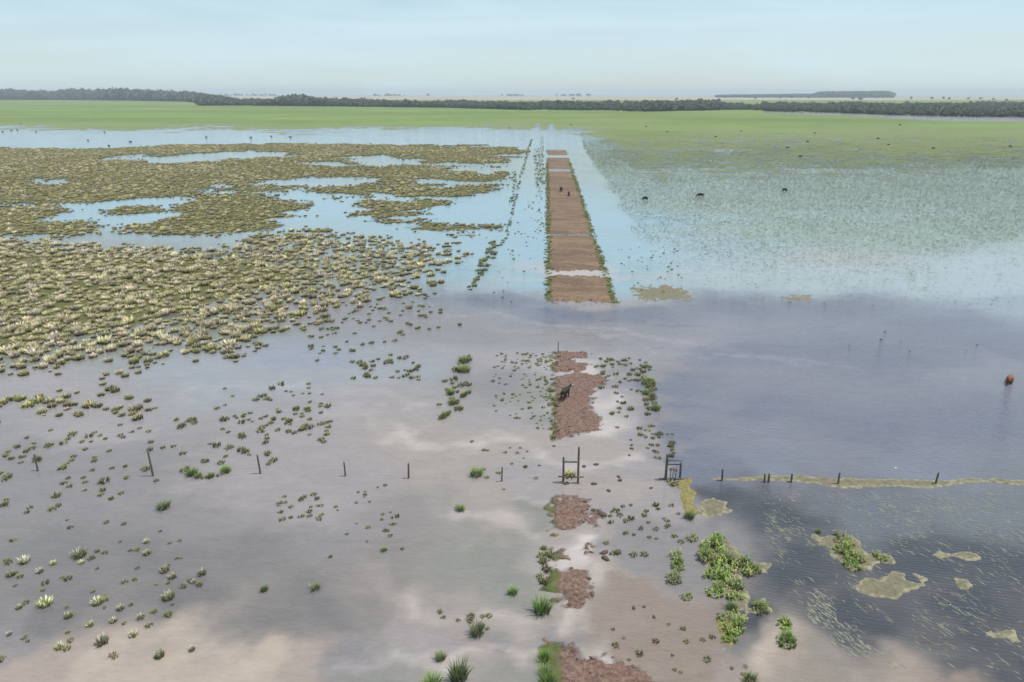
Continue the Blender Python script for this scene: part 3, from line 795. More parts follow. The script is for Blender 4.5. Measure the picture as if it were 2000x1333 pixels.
scatter('marsh_undergrowth', [olive_me[0], straw_me[1], sprig_me[0], sprig_me[1], verge_me[0]], np.stack([jx, jy, jx * 0 - .03], -1), np.clip(np.exp(r2.normal(-.75, .35, len(k))), .2, .9), 'low mixed green and straw grass filling the gaps between the tussocks', 'grass', 16)
print('tussocks', len(x), n_s, n_o)

# --- emergent stubble in the flood right of the track, thicker with distance
quad = poly([(1130, 246), (2150, 246), (2150, 600), (1215, 600)])
x, y, s, r = rand_world(quad, 4.2, 8)
px, py, ok = inframe(x, y, 120)
ok &= s > 0; x, y, px, py = x[ok], y[ok], px[ok], py[ok]
cl = fbm(x, y, 4, 0.06) * 0.5 + fbm(x + 40, y, 3, 0.5) * 0.35
dens = sstep(610, 380, py) * 0.85 + 0.07 + cl * 0.55
dens *= sstep(247, 315, py + cl * 25)
off = x - TRX1 + cl * 3
dens *= np.where(py < 440, sstep(9.5, 13, off), sstep(7, 9 + 16 * sstep(440, 520, py), off))
dens = np.maximum(dens, np.where(py < 470, 0.9 * np.exp(-((off - 11.5) / 1.3) ** 2), 0))
dens *= 1 - 0.8 * sstep(-2, 2, sdf(poly([(1880, 490), (2050, 450), (2150, 560), (2100, 600), (1800, 560)]), x, y))
keep = r.random(len(x)) < dens
scatter('emergent_grass', reed_me, np.stack([x, y, x * 0 - .01], -1)[keep], 1.15 * (0.7 + 0.7 * r.random(len(x)))[keep] * np.where(py[keep] < 330, 1.2, 1.0), 'thin green grass blades poking out of the pale flood water', 'grass', 3)
print('stubble', keep.sum())

# --- verges of the track and the weedy strips beside it
def strip(x0, x1, ya, yb, dens, seed, hole=0.0):
    r = np.random.default_rng(seed); k = int(abs(x1 - x0) * (yb - ya) * dens)
    x = x0 + r.random(k) * (x1 - x0); y = ya + r.random(k) * (yb - ya)
    if hole: 
        f = fbm(x, y, 3, 0.22) > hole; x, y = x[f], y[f]
    return x, y
vx, vy = [], []
for a, bb, d in ((TRX0 - .5, TRX0 + .35, 3.4), (TRX1 - .35, TRX1 + .5, 3.4)):
    q = strip(a, bb, T_NEAR - 1.0, at(1100, 318)[1], d, int(a * 100) % 97); vx.append(q[0]); vy.append(q[1])
q = strip(TRX0 - .2, TRX0 + .8, at(1080, 858)[1], at(1080, 690)[1], 5, 3, -0.3); vx.append(q[0]); vy.append(q[1])
vx = np.concatenate(vx); vy = np.concatenate(vy)
kk = fbm(vx, vy, 3, 0.4) + 0.3 * rng.random(len(vx)) > -0.25; vx, vy = vx[kk] + rng.normal(0, .22, kk.sum()), vy[kk]
scatter('verge_grass', verge_me, np.stack([vx, vy, np.maximum(track_height(vx, vy), -0.05)], -1), 0.45 + 0.6 * rng.random(len(vx)), 'fringe of green grass along both edges of the earth track', 'grass', 4)

# scattered sprigs: polygons with a number of sprigs each, by kind
spr = []
def sprinkle(pts, num, seed, cl=0.3, sz=(0.6, 1.1)):
    r = np.random.default_rng(seed); P = poly(pts); lo, hi = P.min(0), P.max(0); got = 0; tries = 0
    while got < num and tries < num * 60:
        tries += 1
        xx = lo[0] + r.random() * (hi[0] - lo[0]); yy = lo[1] + r.random() * (hi[1] - lo[1])
        if sdf(P, np.array([xx]), np.array([yy]))[0] < 0 or fbm(np.array([xx]), np.array([yy]), 2, 0.5)[0] < cl - 0.45 - 0.5 * r.random(): continue
        spr.append((xx, yy, K * 0.72 * (sz[0] + (sz[1] - sz[0]) * r.random() ** 1.6))); got += 1
sprinkle([(0, 850), (640, 790), (640, 880), (450, 930), (0, 1020)], 130, 1, 0.3, (0.7, 1.5))
sprinkle([(380, 760), (640, 745), (650, 850), (450, 850)], 45, 2, 0.2, (0.6, 1.4))
sprinkle([(530, 965), (620, 965), (640, 1020), (540, 1020)], 22, 3, 0, (0.5, 1.1))
sprinkle([(680, 700), (820, 690), (820, 745), (690, 745)], 42, 4, 0.1, (0.8, 1.5))
sprinkle([(860, 745), (920, 690), (920, 760), (890, 825), (855, 820)], 30, 5, -0.2, (0.9, 1.8))
sprinkle([(960, 690), (1070, 690), (1075, 850), (960, 800)], 150, 6, 0.0, (0.35, 0.8))
sprinkle([(1160, 700), (1270, 700), (1290, 800), (1200, 840), (1170, 760)], 75, 7, 0.1, (0.6, 1.4))
sprinkle([(1250, 715), (1270, 712), (1282, 800), (1262, 800)], 24, 17, -0.3, (1.0, 1.8))
sprinkle([(1230, 820), (1310, 830), (1330, 930), (1280, 900)], 40, 8, 0.1, (0.5, 1.1))
sprinkle([(1150, 990), (1330, 980), (1340, 1080), (1180, 1090)], 36, 9, 0.1, (0.5, 1.1))
sprinkle([(1060, 1070), (1080, 1070), (1080, 1150), (1050, 1150)], 14, 10, -0.3, (0.7, 1.4))
sprinkle([(1180, 1230), (1440, 1180), (1460, 1330), (1230, 1333)], 22, 11, 0.1, (0.4, 0.9))
sprinkle([(0, 1020), (320, 1010), (420, 1150), (250, 1290), (0, 1290)], 60, 12, 0.1, (0.4, 0.9))
sprinkle([(650, 960), (780, 940), (790, 1080), (660, 1090)], 26, 13, 0.1, (0.35, 0.7))
sprinkle([(840, 1190), (960, 1190), (960, 1250), (840, 1240)], 12, 14, 0, (0.5, 0.9))
sprinkle([(930, 600), (1060, 330), (1066, 540), (1000, 590)], 60, 15, 0.2, (0.5, 1.1))
sprinkle([(1200, 480), (1330, 480), (1340, 580), (1230, 575)], 40, 16, 0.1, (0.5, 1.0))
sprinkle([(1640, 640), (1950, 640), (1950, 720), (1700, 760)], 7, 18, 0.2, (0.3, 0.6))
sprinkle([(560, 640), (860, 560), (880, 640), (620, 710)], 90, 19, 0.1, (0.8, 1.5))
sprinkle([(960, 470), (985, 470), (935, 560), (905, 580)], 60, 20, -0.4, (1.2, 2.2))
sprinkle([(1036, 272), (1040, 272), (1012, 372), (1006, 372)], 110, 31, -0.4, (0.9, 1.6))
sprinkle([(1008, 380), (1012, 380), (990, 468), (984, 468)], 50, 32, -0.2, (0.7, 1.4))
sprinkle([(1056, 265), (1062, 265), (1056, 470), (1044, 470)], 120, 33, 0.0, (0.5, 1.1))
sprinkle([(1000, 340), (1012, 335), (1005, 395), (996, 395)], 24, 21, -0.4, (1.2, 2.0))
sprinkle([(1040, 290), (1062, 290), (1066, 365), (1046, 365)], 90, 22, 0.1, (1.0, 1.8))
sprinkle([(900, 860), (1080, 870), (1060, 960), (950, 960)], 18, 23, 0.1, (0.4, 0.8))
spr.sort(key=lambda q: q[1] / q[2])
left = []
cnt = 0
for k, (xx, yy, ss) in enumerate(spr):
    if cnt < 290:
        p_x, p_y = project((xx, yy, 0))
        if p_x > 1140: lb, gp = 'small dark weed sprig in pink silty water beside the drowned track', 'weed sprigs by the drowned track'
        elif p_y > 945 and p_x < 830: lb, gp = 'small olive weed sprig in grey open water on the camera side of the fence', 'weed sprigs before the fence'
        elif p_x < 830: lb, gp = 'small olive weed sprig in lilac water between fence and tussock field', 'weed sprigs behind the fence'
        else: lb, gp = 'low weed sprig in pale shallow water at the grassy edge of the drowned track', 'weed sprigs at the track edge'
        zl = 'tiny' if ss < 0.5 * K else 'broad' if ss > 0.72 * K else 'low'
        lb = zl + ' ' + lb.replace('small ', '').replace('low ', ''); gp = zl + ' ' + gp
        plant('weed_sprig', sprig_me[k % 4], xx, yy, ss, lb, 'weed', gp); cnt += 1
    else: left.append((xx, yy, ss))
left = np.array(left)
scatter('far_weed_sprigs', sprig_me, np.stack([left[:, 0], left[:, 1], left[:, 0] * 0], -1), left[:, 2], 'sparse green weed sprigs scattered in the flood beyond the fence', 'weeds', 6)

# --- plants placed one by one
def place(name, meshes, items, label, cat, group, unit, sz=1.0):
    for k, (a, bq, wpx) in enumerate(items):
        p = at(a, bq); s = wpx / px_per_m(p) / unit
        plant(name, meshes[k % len(meshes)], p[0], p[1], s, label, cat, group, sz=sz)
place('grass_tuft', white_me, [(155, 1086, 46), (88, 1182, 46), (22, 1124, 28), (38, 1188, 20), (322, 1116, 30), (337, 1128, 28), (395, 1122, 28), (330, 1168, 40), (192, 1178, 38), (236, 1190, 26), (200, 1256, 42), (176, 1222, 24), (134, 1205, 28),
      (116, 1266, 28), (260, 1242, 28), (312, 1282, 34), (18, 1240, 18), (288, 1082, 26), (286, 1060, 20), (48, 1098, 36), (78, 1118, 22), (104, 1102, 20), (275, 1208, 24), (222, 1214, 24), (375, 1270, 22), (378, 1138, 18), (160, 1100, 20)],
      'white tipped grass tuft standing in open grey water', 'grass tuft', 'white tipped tufts in the grey water', 1.05, 1.0)
place('rush_clump', rush_me, [(1058, 1196, 52), (932, 1238, 42), (1001, 1160, 28), (896, 1325, 58), (860, 1288, 30), (1066, 1318, 40), (1064, 1290, 36), (1070, 1340, 44), (845, 1338, 50)],
      'bright green rush clump in shallow water beside the crumbling track edge', 'rushes', 'green rush clumps by the track edge', 1.0, 0.8)
place('green_tuft', rush_me, [(898, 996, 26), (930, 928, 34), (616, 1150, 24), (516, 1153, 20), (750, 1076, 16), (646, 1088, 10), (375, 928, 30), (388, 932, 20), (412, 932, 20), (442, 922, 26), (320, 992, 32), (1265, 745, 22), (1262, 770, 18), (1280, 800, 26),
      (908, 726, 30), (905, 708, 30), (915, 768, 16), (880, 770, 22), (885, 790, 22), (870, 812, 20), (1345, 1012, 26), (600, 800, 16), (598, 832, 14), (535, 820, 14), (1465, 1330, 36), (1598, 1040, 14)],
      'lone green grass tuft standing apart in shallow flood water', 'grass tuft', 'lone green tufts', 0.9, 0.55)
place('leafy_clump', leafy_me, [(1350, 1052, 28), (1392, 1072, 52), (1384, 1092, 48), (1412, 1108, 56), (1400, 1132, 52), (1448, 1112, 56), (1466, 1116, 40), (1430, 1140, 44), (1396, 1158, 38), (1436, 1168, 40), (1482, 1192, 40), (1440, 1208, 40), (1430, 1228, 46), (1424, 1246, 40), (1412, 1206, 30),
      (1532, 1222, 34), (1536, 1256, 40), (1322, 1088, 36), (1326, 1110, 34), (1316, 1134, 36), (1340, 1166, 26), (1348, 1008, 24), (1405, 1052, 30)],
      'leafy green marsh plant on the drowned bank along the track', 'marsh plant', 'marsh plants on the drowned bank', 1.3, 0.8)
place('sedge_clump', rush_me, [(1398, 1064, 34), (1420, 1096, 36), (1376, 1082, 26), (1456, 1104, 34), (1410, 1124, 30), (1440, 1148, 30), (1404, 1150, 24), (1428, 1190, 28), (1440, 1218, 30), (1484, 1186, 28), (1324, 1100, 24), (1318, 1126, 24), (1535, 1218, 26), (1536, 1246, 30)],
      'spiky bright grass clump among the leafy plants on the drowned bank', 'grass clump', 'grass clumps on the drowned bank', 0.9, 0.6)
place('leafy_clump', leafy_me, [(1642, 1056, 38), (1655, 1062, 30), (1650, 1080, 40), (1668, 1092, 40), (1666, 1106, 32), (1720, 1090, 30)],
      'leafy green marsh plant on a floating weed mat in the dark ditch', 'marsh plant', 'marsh plants on the weed mat', 1.15)

# ------------------------------------------------------------------ floating mats and straw
def mat_mesh(name, pts, thick=0.04, res=0.11, mat=M_mat, wob=0.55):
    P = poly(pts); lo, hi = P.min(0) - .3, P.max(0) + .3
    nx, ny = max(8, int((hi[0] - lo[0]) / res)), max(8, int((hi[1] - lo[1]) / res))
    gx, gy = np.meshgrid(np.linspace(lo[0], hi[0], nx), np.linspace(lo[1], hi[1], ny))
    d = sdf(P, gx, gy) + fbm(gx, gy, 4, 1.3) * wob
    z = np.clip(d * 0.5, -0.03, thick) + fbm(gx, gy, 3, 3.0) * 0.012 * (d > 0)
    # a raised foamy rim
    z = z + np.exp(-((d - 0.12) / 0.10) ** 2) * 0.02
    i = np.arange(ny - 1)[:, None] * nx + np.arange(nx - 1)[None, :]
    Q = np.stack([i, i + 1, i + nx + 1, i + nx], -1).reshape(-1, 4)
    dk = d.ravel()
    Q = Q[(dk[Q] > -0.10).any(1)]
    cx_, cy_ = P.mean(0)
    used = np.unique(Q); remap = np.full(nx * ny, -1); remap[used] = np.arange(len(used))
    V = np.stack([gx.ravel() - cx_, gy.ravel() - cy_, z.ravel()], -1)[used]
    rim = np.exp(-((dk - 0.10) / 0.10) ** 2)[used]
    me = mesh_np(name, V, remap[Q], attrs={'rim': rim}); me.materials.append(mat)
    return me, (cx_, cy_, 0)
m, n, b = nmat('weed_mat')
q1 = pos_noise(n, 2.5, 7, 0.65); q2 = pos_noise(n, 14, 4, 0.6)
c = mixc(n, maprange(n, q1.outputs['Fac'], 0.35, 0.65), (0.095, 0.090, 0.058), (0.185, 0.158, 0.100))
c = mixc(n, maprange(n, q2.outputs['Fac'], 0.5, 0.75, 0, .6), c, (0.30, 0.27, 0.15))
c = mixc(n, math_n(n, 'MULTIPLY', attr(n, 'rim').outputs['Fac'], maprange(n, q1.outputs['Fac'], 0.4, 0.6, 0.1, 0.9)), c, (0.33, 0.30, 0.20))
n.links.new(c, b.inputs['Base Color']); b.inputs['Roughness'].default_value = 0.85
bp = N(n, 'ShaderNodeBump'); bp.inputs['Strength'].default_value = 0.8; bp.inputs['Distance'].default_value = 0.05; n.links.new(q2.outputs['Fac'], bp.inputs['Height']); n.links.new(bp.outputs[0], b.inputs['Normal'])
M_mat2 = m
m, n, b = nmat('yellow_weed')
q1 = pos_noise(n, 3, 7, 0.65)
n.links.new(mixc(n, maprange(n, q1.outputs['Fac'], 0.35, 0.65), (0.12, 0.105, 0.032), (0.25, 0.205, 0.075)), b.inputs['Base Color']); b.inputs['Roughness'].default_value = .9
M_yel = m
mats = [
    ([(1366, 985), (1385, 972), (1420, 982), (1424, 995), (1412, 1010), (1378, 1014)], 'round brown floating weed mat beside the yellow weed bank', M_mat2),
    ([(1670, 1146), (1700, 1128), (1742, 1122), (1765, 1120), (1768, 1136), (1800, 1136), (1806, 1146), (1770, 1156), (1748, 1168), (1715, 1166), (1690, 1158)], 'large curved brown floating weed mat in the dark ditch', M_mat2),
    ([(1785, 1120), (1800, 1126), (1806, 1142), (1796, 1146), (1792, 1130)], 'thin hooked strip of weed curling off the large mat', M_mat2),
    ([(1590, 1048), (1640, 1045), (1680, 1060), (1690, 1085), (1740, 1086), (1742, 1098), (1700, 1110), (1655, 1112), (1620, 1080)], 'long floating weed mat carrying leafy green plants', M_mat2),
    ([(1868, 1132), (1894, 1130), (1894, 1144), (1872, 1146)], 'small square floating weed mat beyond the large curved one', M_mat2),
    ([(1932, 1234), (1955, 1232), (1978, 1228), (1992, 1240), (1972, 1248), (1945, 1244)], 'pale floating weed mat with straw rim near the ditch corner', M_mat2),
    ([(1440, 1120), (1480, 1102), (1506, 1102), (1500, 1112), (1462, 1128), (1440, 1136)], 'pointed brown weed mat drifting off the leafy bank', M_mat2),
    ([(1455, 1190), (1490, 1172), (1508, 1190), (1490, 1198), (1460, 1200)], 'small weed mat under the plant at the end of the bank', M_mat2),
    ([(1820, 1086), (1850, 1080), (1890, 1078), (1922, 1094), (1880, 1090), (1840, 1092)], 'thin arched streak of pale floating weed in the ditch', M_mat2),
    ([(1318, 944), (1345, 938), (1352, 960), (1360, 1000), (1346, 1015), (1334, 985), (1324, 965)], 'yellow weed bank reaching from the gate brace into the ditch', M_yel),
    ([(1400, 1205), (1430, 1195), (1445, 1230), (1425, 1262), (1408, 1256), (1412, 1230)], 'orange yellow weed mat under the marsh plants', M_yel),
    ([(1372, 1062), (1420, 1060), (1470, 1100), (1450, 1150), (1470, 1180), (1445, 1195), (1400, 1150), (1372, 1085)], 'long brown weed mat under the leafy bank', M_mat2),
    ([(1235, 565), (1300, 558), (1350, 572), (1340, 585), (1250, 586)], 'flat olive weed mat beside the end of the earth track', M_mat2),
    ([(1535, 582), (1580, 578), (1585, 585), (1540, 589)], 'small olive weed mat at the edge of the rippled water', M_mat2),
]
for pts, lb, mt in mats:
    me, loc = mat_mesh('weed_mat', pts, mat=mt, wob=2.2 if 'olive' in lb else 0.55); tag(obj('weed_mat', me, loc=loc), lb, 'weed mat')
wr = [(1366, 934), (1420, 935), (1490, 930), (1560, 929), (1640, 935), (1720, 936), (1790, 939), (1850, 940), (1885, 935), (1940, 936), (2010, 940), (2080, 944), (2080, 953), (2000, 949), (1940, 943), (1890, 943), (1850, 950), (1800, 955), (1720, 950), (1650, 955), (1600, 948), (1560, 942), (1490, 938), (1420, 939)]
me, loc = mat_mesh('wrack_line', wr, 0.05, 0.13, M_mat2, 0.25)
tag(obj('wrack_line', me, loc=loc), 'yellowish line of drifted weed caught along the fence posts', 'wrack line')

# floating straw: streaks that drift with the current
def straw(name, polys, label, seed):
    r = np.random.default_rng(seed); V = []; Qd = []
    a, bq = at(1601, 1196), at(1678, 1252); dd = (bq - a)[:2]; base = math.atan2(dd[1], dd[0])
    for pts, dens in polys:
        P = poly(pts); x, y, s, _ = rand_world(P, dens, seed + len(V))
        f = fbm(x, y, 3, 0.45) + 0.25 * fbm(x, y, 2, 1.5)
        k = (s > 0) & (f > r.random(len(x)) * 0.9 - 0.35)
        for xx, yy in zip(x[k], y[k]):
            th = base + r.normal() * 0.12 + 0.25 * noise(xx * .15, yy * .15)
            L_ = K * (0.08 + 0.34 * r.random() ** 2.0); W_ = K * (0.010 + 0.022 * r.random())
            d = np.array([math.cos(th), math.sin(th)]) * L_ / 2; e = np.array([-math.sin(th), math.cos(th)]) * W_ / 2
            o_ = len(V); bend = e * r.normal() * 2.5
            for t, ww in ((-1, .2), (0, 1), (1, .2)):
                c_ = np.array([xx, yy]) + d * t + bend * (1 - abs(t))
                V.append((*(c_ - e * ww), 0.010)); V.append((*(c_ + e * ww), 0.014))
            Qd += [(o_, o_ + 2, o_ + 3, o_ + 1), (o_ + 2, o_ + 4, o_ + 5, o_ + 3)]
    me = mesh_np(name, np.array(V), np.array(Qd)); me.materials.append(M_straw)
    return tag(obj(name, me), label, 'straw', kind='stuff')
straw('floating_straw', [([(1590, 1150), (1720, 1220), (1820, 1300), (1760, 1310), (1640, 1275), (1570, 1200)], 34), ([(1480, 960), (2080, 960), (2080, 1340), (1800, 1300), (1560, 1180), (1500, 1080)], 9),
                         ([(1440, 950), (1560, 960), (1600, 1080), (1540, 1060)], 9), ([(1680, 970), (2000, 970), (2000, 1060), (1700, 1060)], 9)], 'thin pale straw drifting in streaks on the dark ditch water', 31)

# clods: loose lumps on the track, and single ones lying in the shallow water by the gateway
def clod(seed):
    r = np.random.default_rng(seed); bm = bmesh.new(); bmesh.ops.create_icosphere(bm, subdivisions=2, radius=0.5)
    for v in bm.verts:
        k = 1 + 0.6 * float(fbm(np.array([v.co.x * 1.7 + seed]), np.array([v.co.y * 1.7 + v.co.z * 2.1]), 3)[0])
        v.co = Vector((v.co.x * k, v.co.y * k * 0.8, v.co.z * k * 0.55))
    me = bpy.data.meshes.new('clod'); bm.to_mesh(me); bm.free(); me.materials.append(M_clod)
    me.polygons.foreach_set('use_smooth', [True] * len(me.polygons)); return me
cl_me = [clod(k) for k in range(3)]
lump_me = []
for k in range(3):
    q = clod(10 + k); q.name = 'lump'; q.materials.clear(); q.materials.append(simple_mat('loose_earth', ((0.09, 0.054, 0.042), (0.14, 0.088, 0.068), (0.06, 0.038, 0.030))[k], ((0.17, 0.11, 0.085), (0.25, 0.17, 0.13), (0.12, 0.076, 0.058))[k], 3, .9, .4)); lump_me.append(q)
r = np.random.default_rng(77); k = 26000
lx = TRX0 - .6 + r.random(k) * (TRX1 - TRX0 + 1.2); ly = 14 + r.random(k) * (T_NEAR - 16)
lh = track_height(lx, ly); kk = (lh > -0.045) & (lh < 0.10) & (r.random(k) < np.where(lh < 0.03, 0.5, 0.10)); lx, ly, lh = lx[kk], ly[kk], lh[kk]
k = 5000; fx = TRX0 + .2 + r.random(k) * (TRX1 - TRX0 - .4); fy = T_NEAR - 2 + r.random(k) * (at(1130, 450)[1] - T_NEAR); fh = track_height(fx, fy)
kk = (fh > -0.06) & (fh < 0.05); lx = np.r_[lx, fx[kk]]; ly = np.r_[ly, fy[kk]]; lh = np.r_[lh, fh[kk]]
scatter('loose_earth', lump_me, np.stack([lx, ly, np.maximum(lh, -0.03)], -1), np.stack([q_ := 0.10 + 0.30 * r.random(len(lx)) ** 2.2, q_ * .9, q_ * .6], -1), 'crumbled reddish earth lumps on the drowned track patches', 'earth lumps', 78, 0.5)
for k, (a, bq, wpx) in enumerate([(1160, 946, 11), (1141, 912, 9), (1164, 908, 9), (1208, 932, 8), (1211, 939, 10), (1189, 959, 9), (1106, 945, 10), (1232, 860, 6), (1234, 870, 7), (1234, 877, 8), (1229, 890, 6), (1082, 872, 6), (1238, 1188, 9), (1258, 1186, 7), (1277, 1206, 8), (1272, 954, 7), (1300, 935, 9),
                                  (1180, 1080, 14), (1182, 1092, 16), (1207, 1080, 17), (1176, 1005, 18)]):
    p = at(a, bq); s = wpx / px_per_m(p)
    o = obj('mud_clod', cl_me[k % 3], loc=(p[0], p[1], 0.02)); o.scale = (s, s, s); o.rotation_euler = (0, 0, k * 1.7)
    tag(o, 'small dark mud clod lying in the shallow pink water by the gateway', 'mud clod', 'mud clods by the gateway')

# ------------------------------------------------------------------ fences and gate braces
def post_mesh(h, r0=0.06, lean=(0, 0), below=0.45):
    mb = MB(); pts = []; rad = []
    for t in (-below, 0, h * .35, h * .7, h * .96, h):
        f = max(t, 0) / h
        pts.append((lean[0] * t + random.uniform(-.008, .008), lean[1] * t + random.uniform(-.008, .008), t)); rad.append(r0 * (1.1 - 0.15 * f) * (0.75 if t == h else 1))
    mb.tube(pts, rad, 8, wob=.18)
    return mb.mesh('post')
def fence(items, label, heights_, r0, wires):
    root = empty('wire_fence', tuple(at(items[0][0], items[0][1]))); org = np.array(root.location)
    P = []
    for k, (a, bq, ty_) in enumerate(items):
        p = at(a, bq); h = height_for(p, ty_)
        ln = (random.uniform(-.06, .06), random.uniform(-.05, .05))
        obj('post', post_mesh(h, r0 * random.uniform(.85, 1.15), ln), M_wood, root, tuple(p - org)); P.append((p, h, ln))
    P.sort(key=lambda q: q[0][0])
    for wz in wires:
        mb = MB()
        pts = []
        for k, (p, h, ln) in enumerate(P):
            z = min(wz, h - .06); q = p + np.array([ln[0] * z, ln[1] * z - 0.07, z])
            if k: 
                a0 = pts[-1]
                for t in (.25, .5, .75): pts.append(a0 + (q - a0) * t - np.array([0, 0, 0.06 * 4 * t * (1 - t)]))
            pts.append(q)
        mb.tube([v - org for v in pts], [0.0035] * len(pts), 4)
        obj('wire', mb.mesh('wire'), M_wire, root)
    tag(root, label, 'fence')
fence([(74, 920, 888), (299, 930, 882), (509, 925, 889), (675, 930, 903), (798, 934, 905), (980, 940, 912)], 'wire fence of dark weathered posts standing in lilac flood water among weed tufts', 0, 0.068, (0.25, 0.5))  # bases set low, so the posts take in their dark water reflections
fence([(1410, 939, 917), (1493, 942, 926), (1501, 942, 925), (1545, 942, 926), (1637, 946, 924), (1827, 945, 923)], 'wire fence of short dark posts along the yellowish wrack line', 0, 0.07, (0.3, 0.5))
def brace(items, label, rails, name='gate_brace'):
    root = empty(name, tuple(at(items[0][0], items[0][1]))); org = np.array(root.location); P = []
    for a, bq, ty_, r_ in items:
        p = at(a, bq); h = height_for(p, ty_); obj('post', post_mesh(h, r_, (random.uniform(-.02, .02), 0)), M_wood, root, tuple(p - org)); P.append((p - org, h, p))
    for (za, zb, ext, r_) in rails:
        a0, b0 = P[0][0] + [0, -0.11, height_for(P[0][2], za)], P[1][0] + [0, -0.11, height_for(P[1][2], zb)]; d = (b0 - a0) * ext
        mb = MB(); mb.tube([a0 - d, (a0 + b0) / 2, b0 + d], [r_, r_ * .95, r_ * .9], 8, wob=.15); obj('rail', mb.mesh('rail'), M_wood, root)
    tag(root, label, 'gate brace')
    return root
brace([(1100, 941, 893, 0.08), (1129, 943, 873, 0.08)], 'tall wooden gate brace with two posts and cross rails before the drowned track', [(901, 901.5, 0.02, 0.06), (930, 930.5, 0.35, 0.06)])  # bases lowered, stretching both posts over part of their reflections
rb = brace([(1300, 936, 887, 0.095), (1328, 935, 904, 0.08)], 'wooden gate brace with slatted rails at the head of the yellow weed bank', [(898, 899, 0.05, 0.055), (906, 906.5, 0.02, 0.045), (934, 934, 0.5, 0.05)])
p0, p1 = at(1308, 938), at(1318, 937)
for p in (p0, p1, (p0 + p1) / 2):
    mb = MB(); q = p - np.array(rb.location); mb.tube([q + [0, -.12, -.3], q + [0, -.12, 1.15]], [.035, .03], 6); obj('slat', mb.mesh('slat'), M_wood, rb)
place('dry_tuft', olive_me, [(1113, 931, 22)], 'drifted dry grass tuft caught inside the tall gate brace', 'grass tuft', None, 0.8)
place('drift_heap', olive_me, [(1314, 945, 22)], 'dark heap of drifted grass at the foot of the slatted gate brace', 'grass heap', None, 0.8, 0.6)
p = at(1090, 690); tag(obj('track_stake', post_mesh(height_for(p, 668), 0.05), M_wood, loc=tuple(p)), 'lone thin stake at the far end of the first muddy track patch', 'stake')
place('water_weed', sprig_me, [(898, 636, 9)], 'lone dark weed in open water off the tussock field rim', 'weed', None, 0.5, 1.6)

# ------------------------------------------------------------------ cattle
def cow_mesh(name, graze=False, turn=0.0):
    v = []; e = []; r = []
    def add(p, rad, par=None):
        v.append(p); r.append(rad)
        if par is not None: e.append((par, len(v) - 1))
        return len(v) - 1
    pel = add((0, -.62, 1.10), (.36, .34)); loin = add((0, -.25, 1.04), (.40, .40), pel); rib = add((0, .15, 1.00), (.42, .43), loin); sh = add((0, .50, 1.06), (.34, .40), rib)
    if graze: nk = add((0, .82, .95), (.15, .22), sh); n2 = add((0, 1.08, .62), (.12, .16), nk); hd = add((0, 1.20, .38), (.115, .13), n2); mz = add((0, 1.25, .12), (.08, .085), hd)
    else:
        s_, c_ = math.sin(turn), math.cos(turn)
        nk = add((.06 * s_, .80, 1.22), (.15, .22), sh); n2 = add((.18 * s_, .98, 1.36), (.12, .16), nk); hd = add((.18 * s_ + .18 * s_, .98 + .18 * c_, 1.38), (.125, .14), n2); mz = add((.18 * s_ + .45 * s_, .98 + .45 * c_, 1.22), (.085, .09), hd)
    for sx in (-1, 1):
        a = add((sx * .17, .50, .82), (.13, .15), sh); b_ = add((sx * .19, .53, .48), (.07, .075), a); c = add((sx * .19, .50, .26), (.05, .052), b_); add((sx * .19, .53, .02), (.06, .07), c)
        a = add((sx * .18, -.62, .86), (.16, .19), pel); b_ = add((sx * .20, -.52, .68), (.12, .14), a); c = add((sx * .20, -.78, .46), (.06, .075), b_); d = add((sx * .20, -.74, .24), (.048, .05), c); add((sx * .20, -.71, .02), (.06, .07), d)
    t = add((0, -.90, 1.22), (.045, .045), pel); t2 = add((0, -.97, .95), (.026, .026), t); add((0, -.98, .55), (.022, .022), t2)
    me = bpy.data.meshes.new(name); me.from_pydata(v, e, []); o = bpy.data.objects.new(name, me); col.objects.link(o)
    sk = o.modifiers.new('skin', 'SKIN'); sk.use_smooth_shade = True
    for k, rad in enumerate(r): me.skin_vertices[0].data[k].radius = rad
    me.skin_vertices[0].data[0].use_root = True
    o.modifiers.new('sub', 'SUBSURF').levels = 2
    dg = bpy.context.evaluated_depsgraph_get(); m2 = bpy.data.meshes.new_from_object(o.evaluated_get(dg)); m2.name = name
    bpy.data.objects.remove(o)
    return m2, Vector(v[hd]), Vector(v[mz])
def ear_mesh():
    mb = MB(); mb.tube([(0, 0, 0), (.07, 0, .01), (.15, 0, -.01), (.19, 0, -.03)], [.025, .05, .045, .01], 6); return mb.mesh('ear')
def horn_mesh():
    mb = MB(); mb.tube([(0, 0, 0), (.08, 0, .05), (.12, .02, .13)], [.026, .02, .006], 6); return mb.mesh('horn')
ear_m, horn_m = ear_mesh(), horn_mesh()
tail_m = MB(); tail_m.tube([(0, 0, 0), (0, -.01, -.1), (0, 0, -.28)], [.03, .05, .012], 6); tail_m = tail_m.mesh('tail_tuft')
bodies = {'up': cow_mesh('cow_body', False, 1.1), 'ahead': cow_mesh('cow_body', False, 0.0), 'graze': cow_mesh('cow_body', True)}
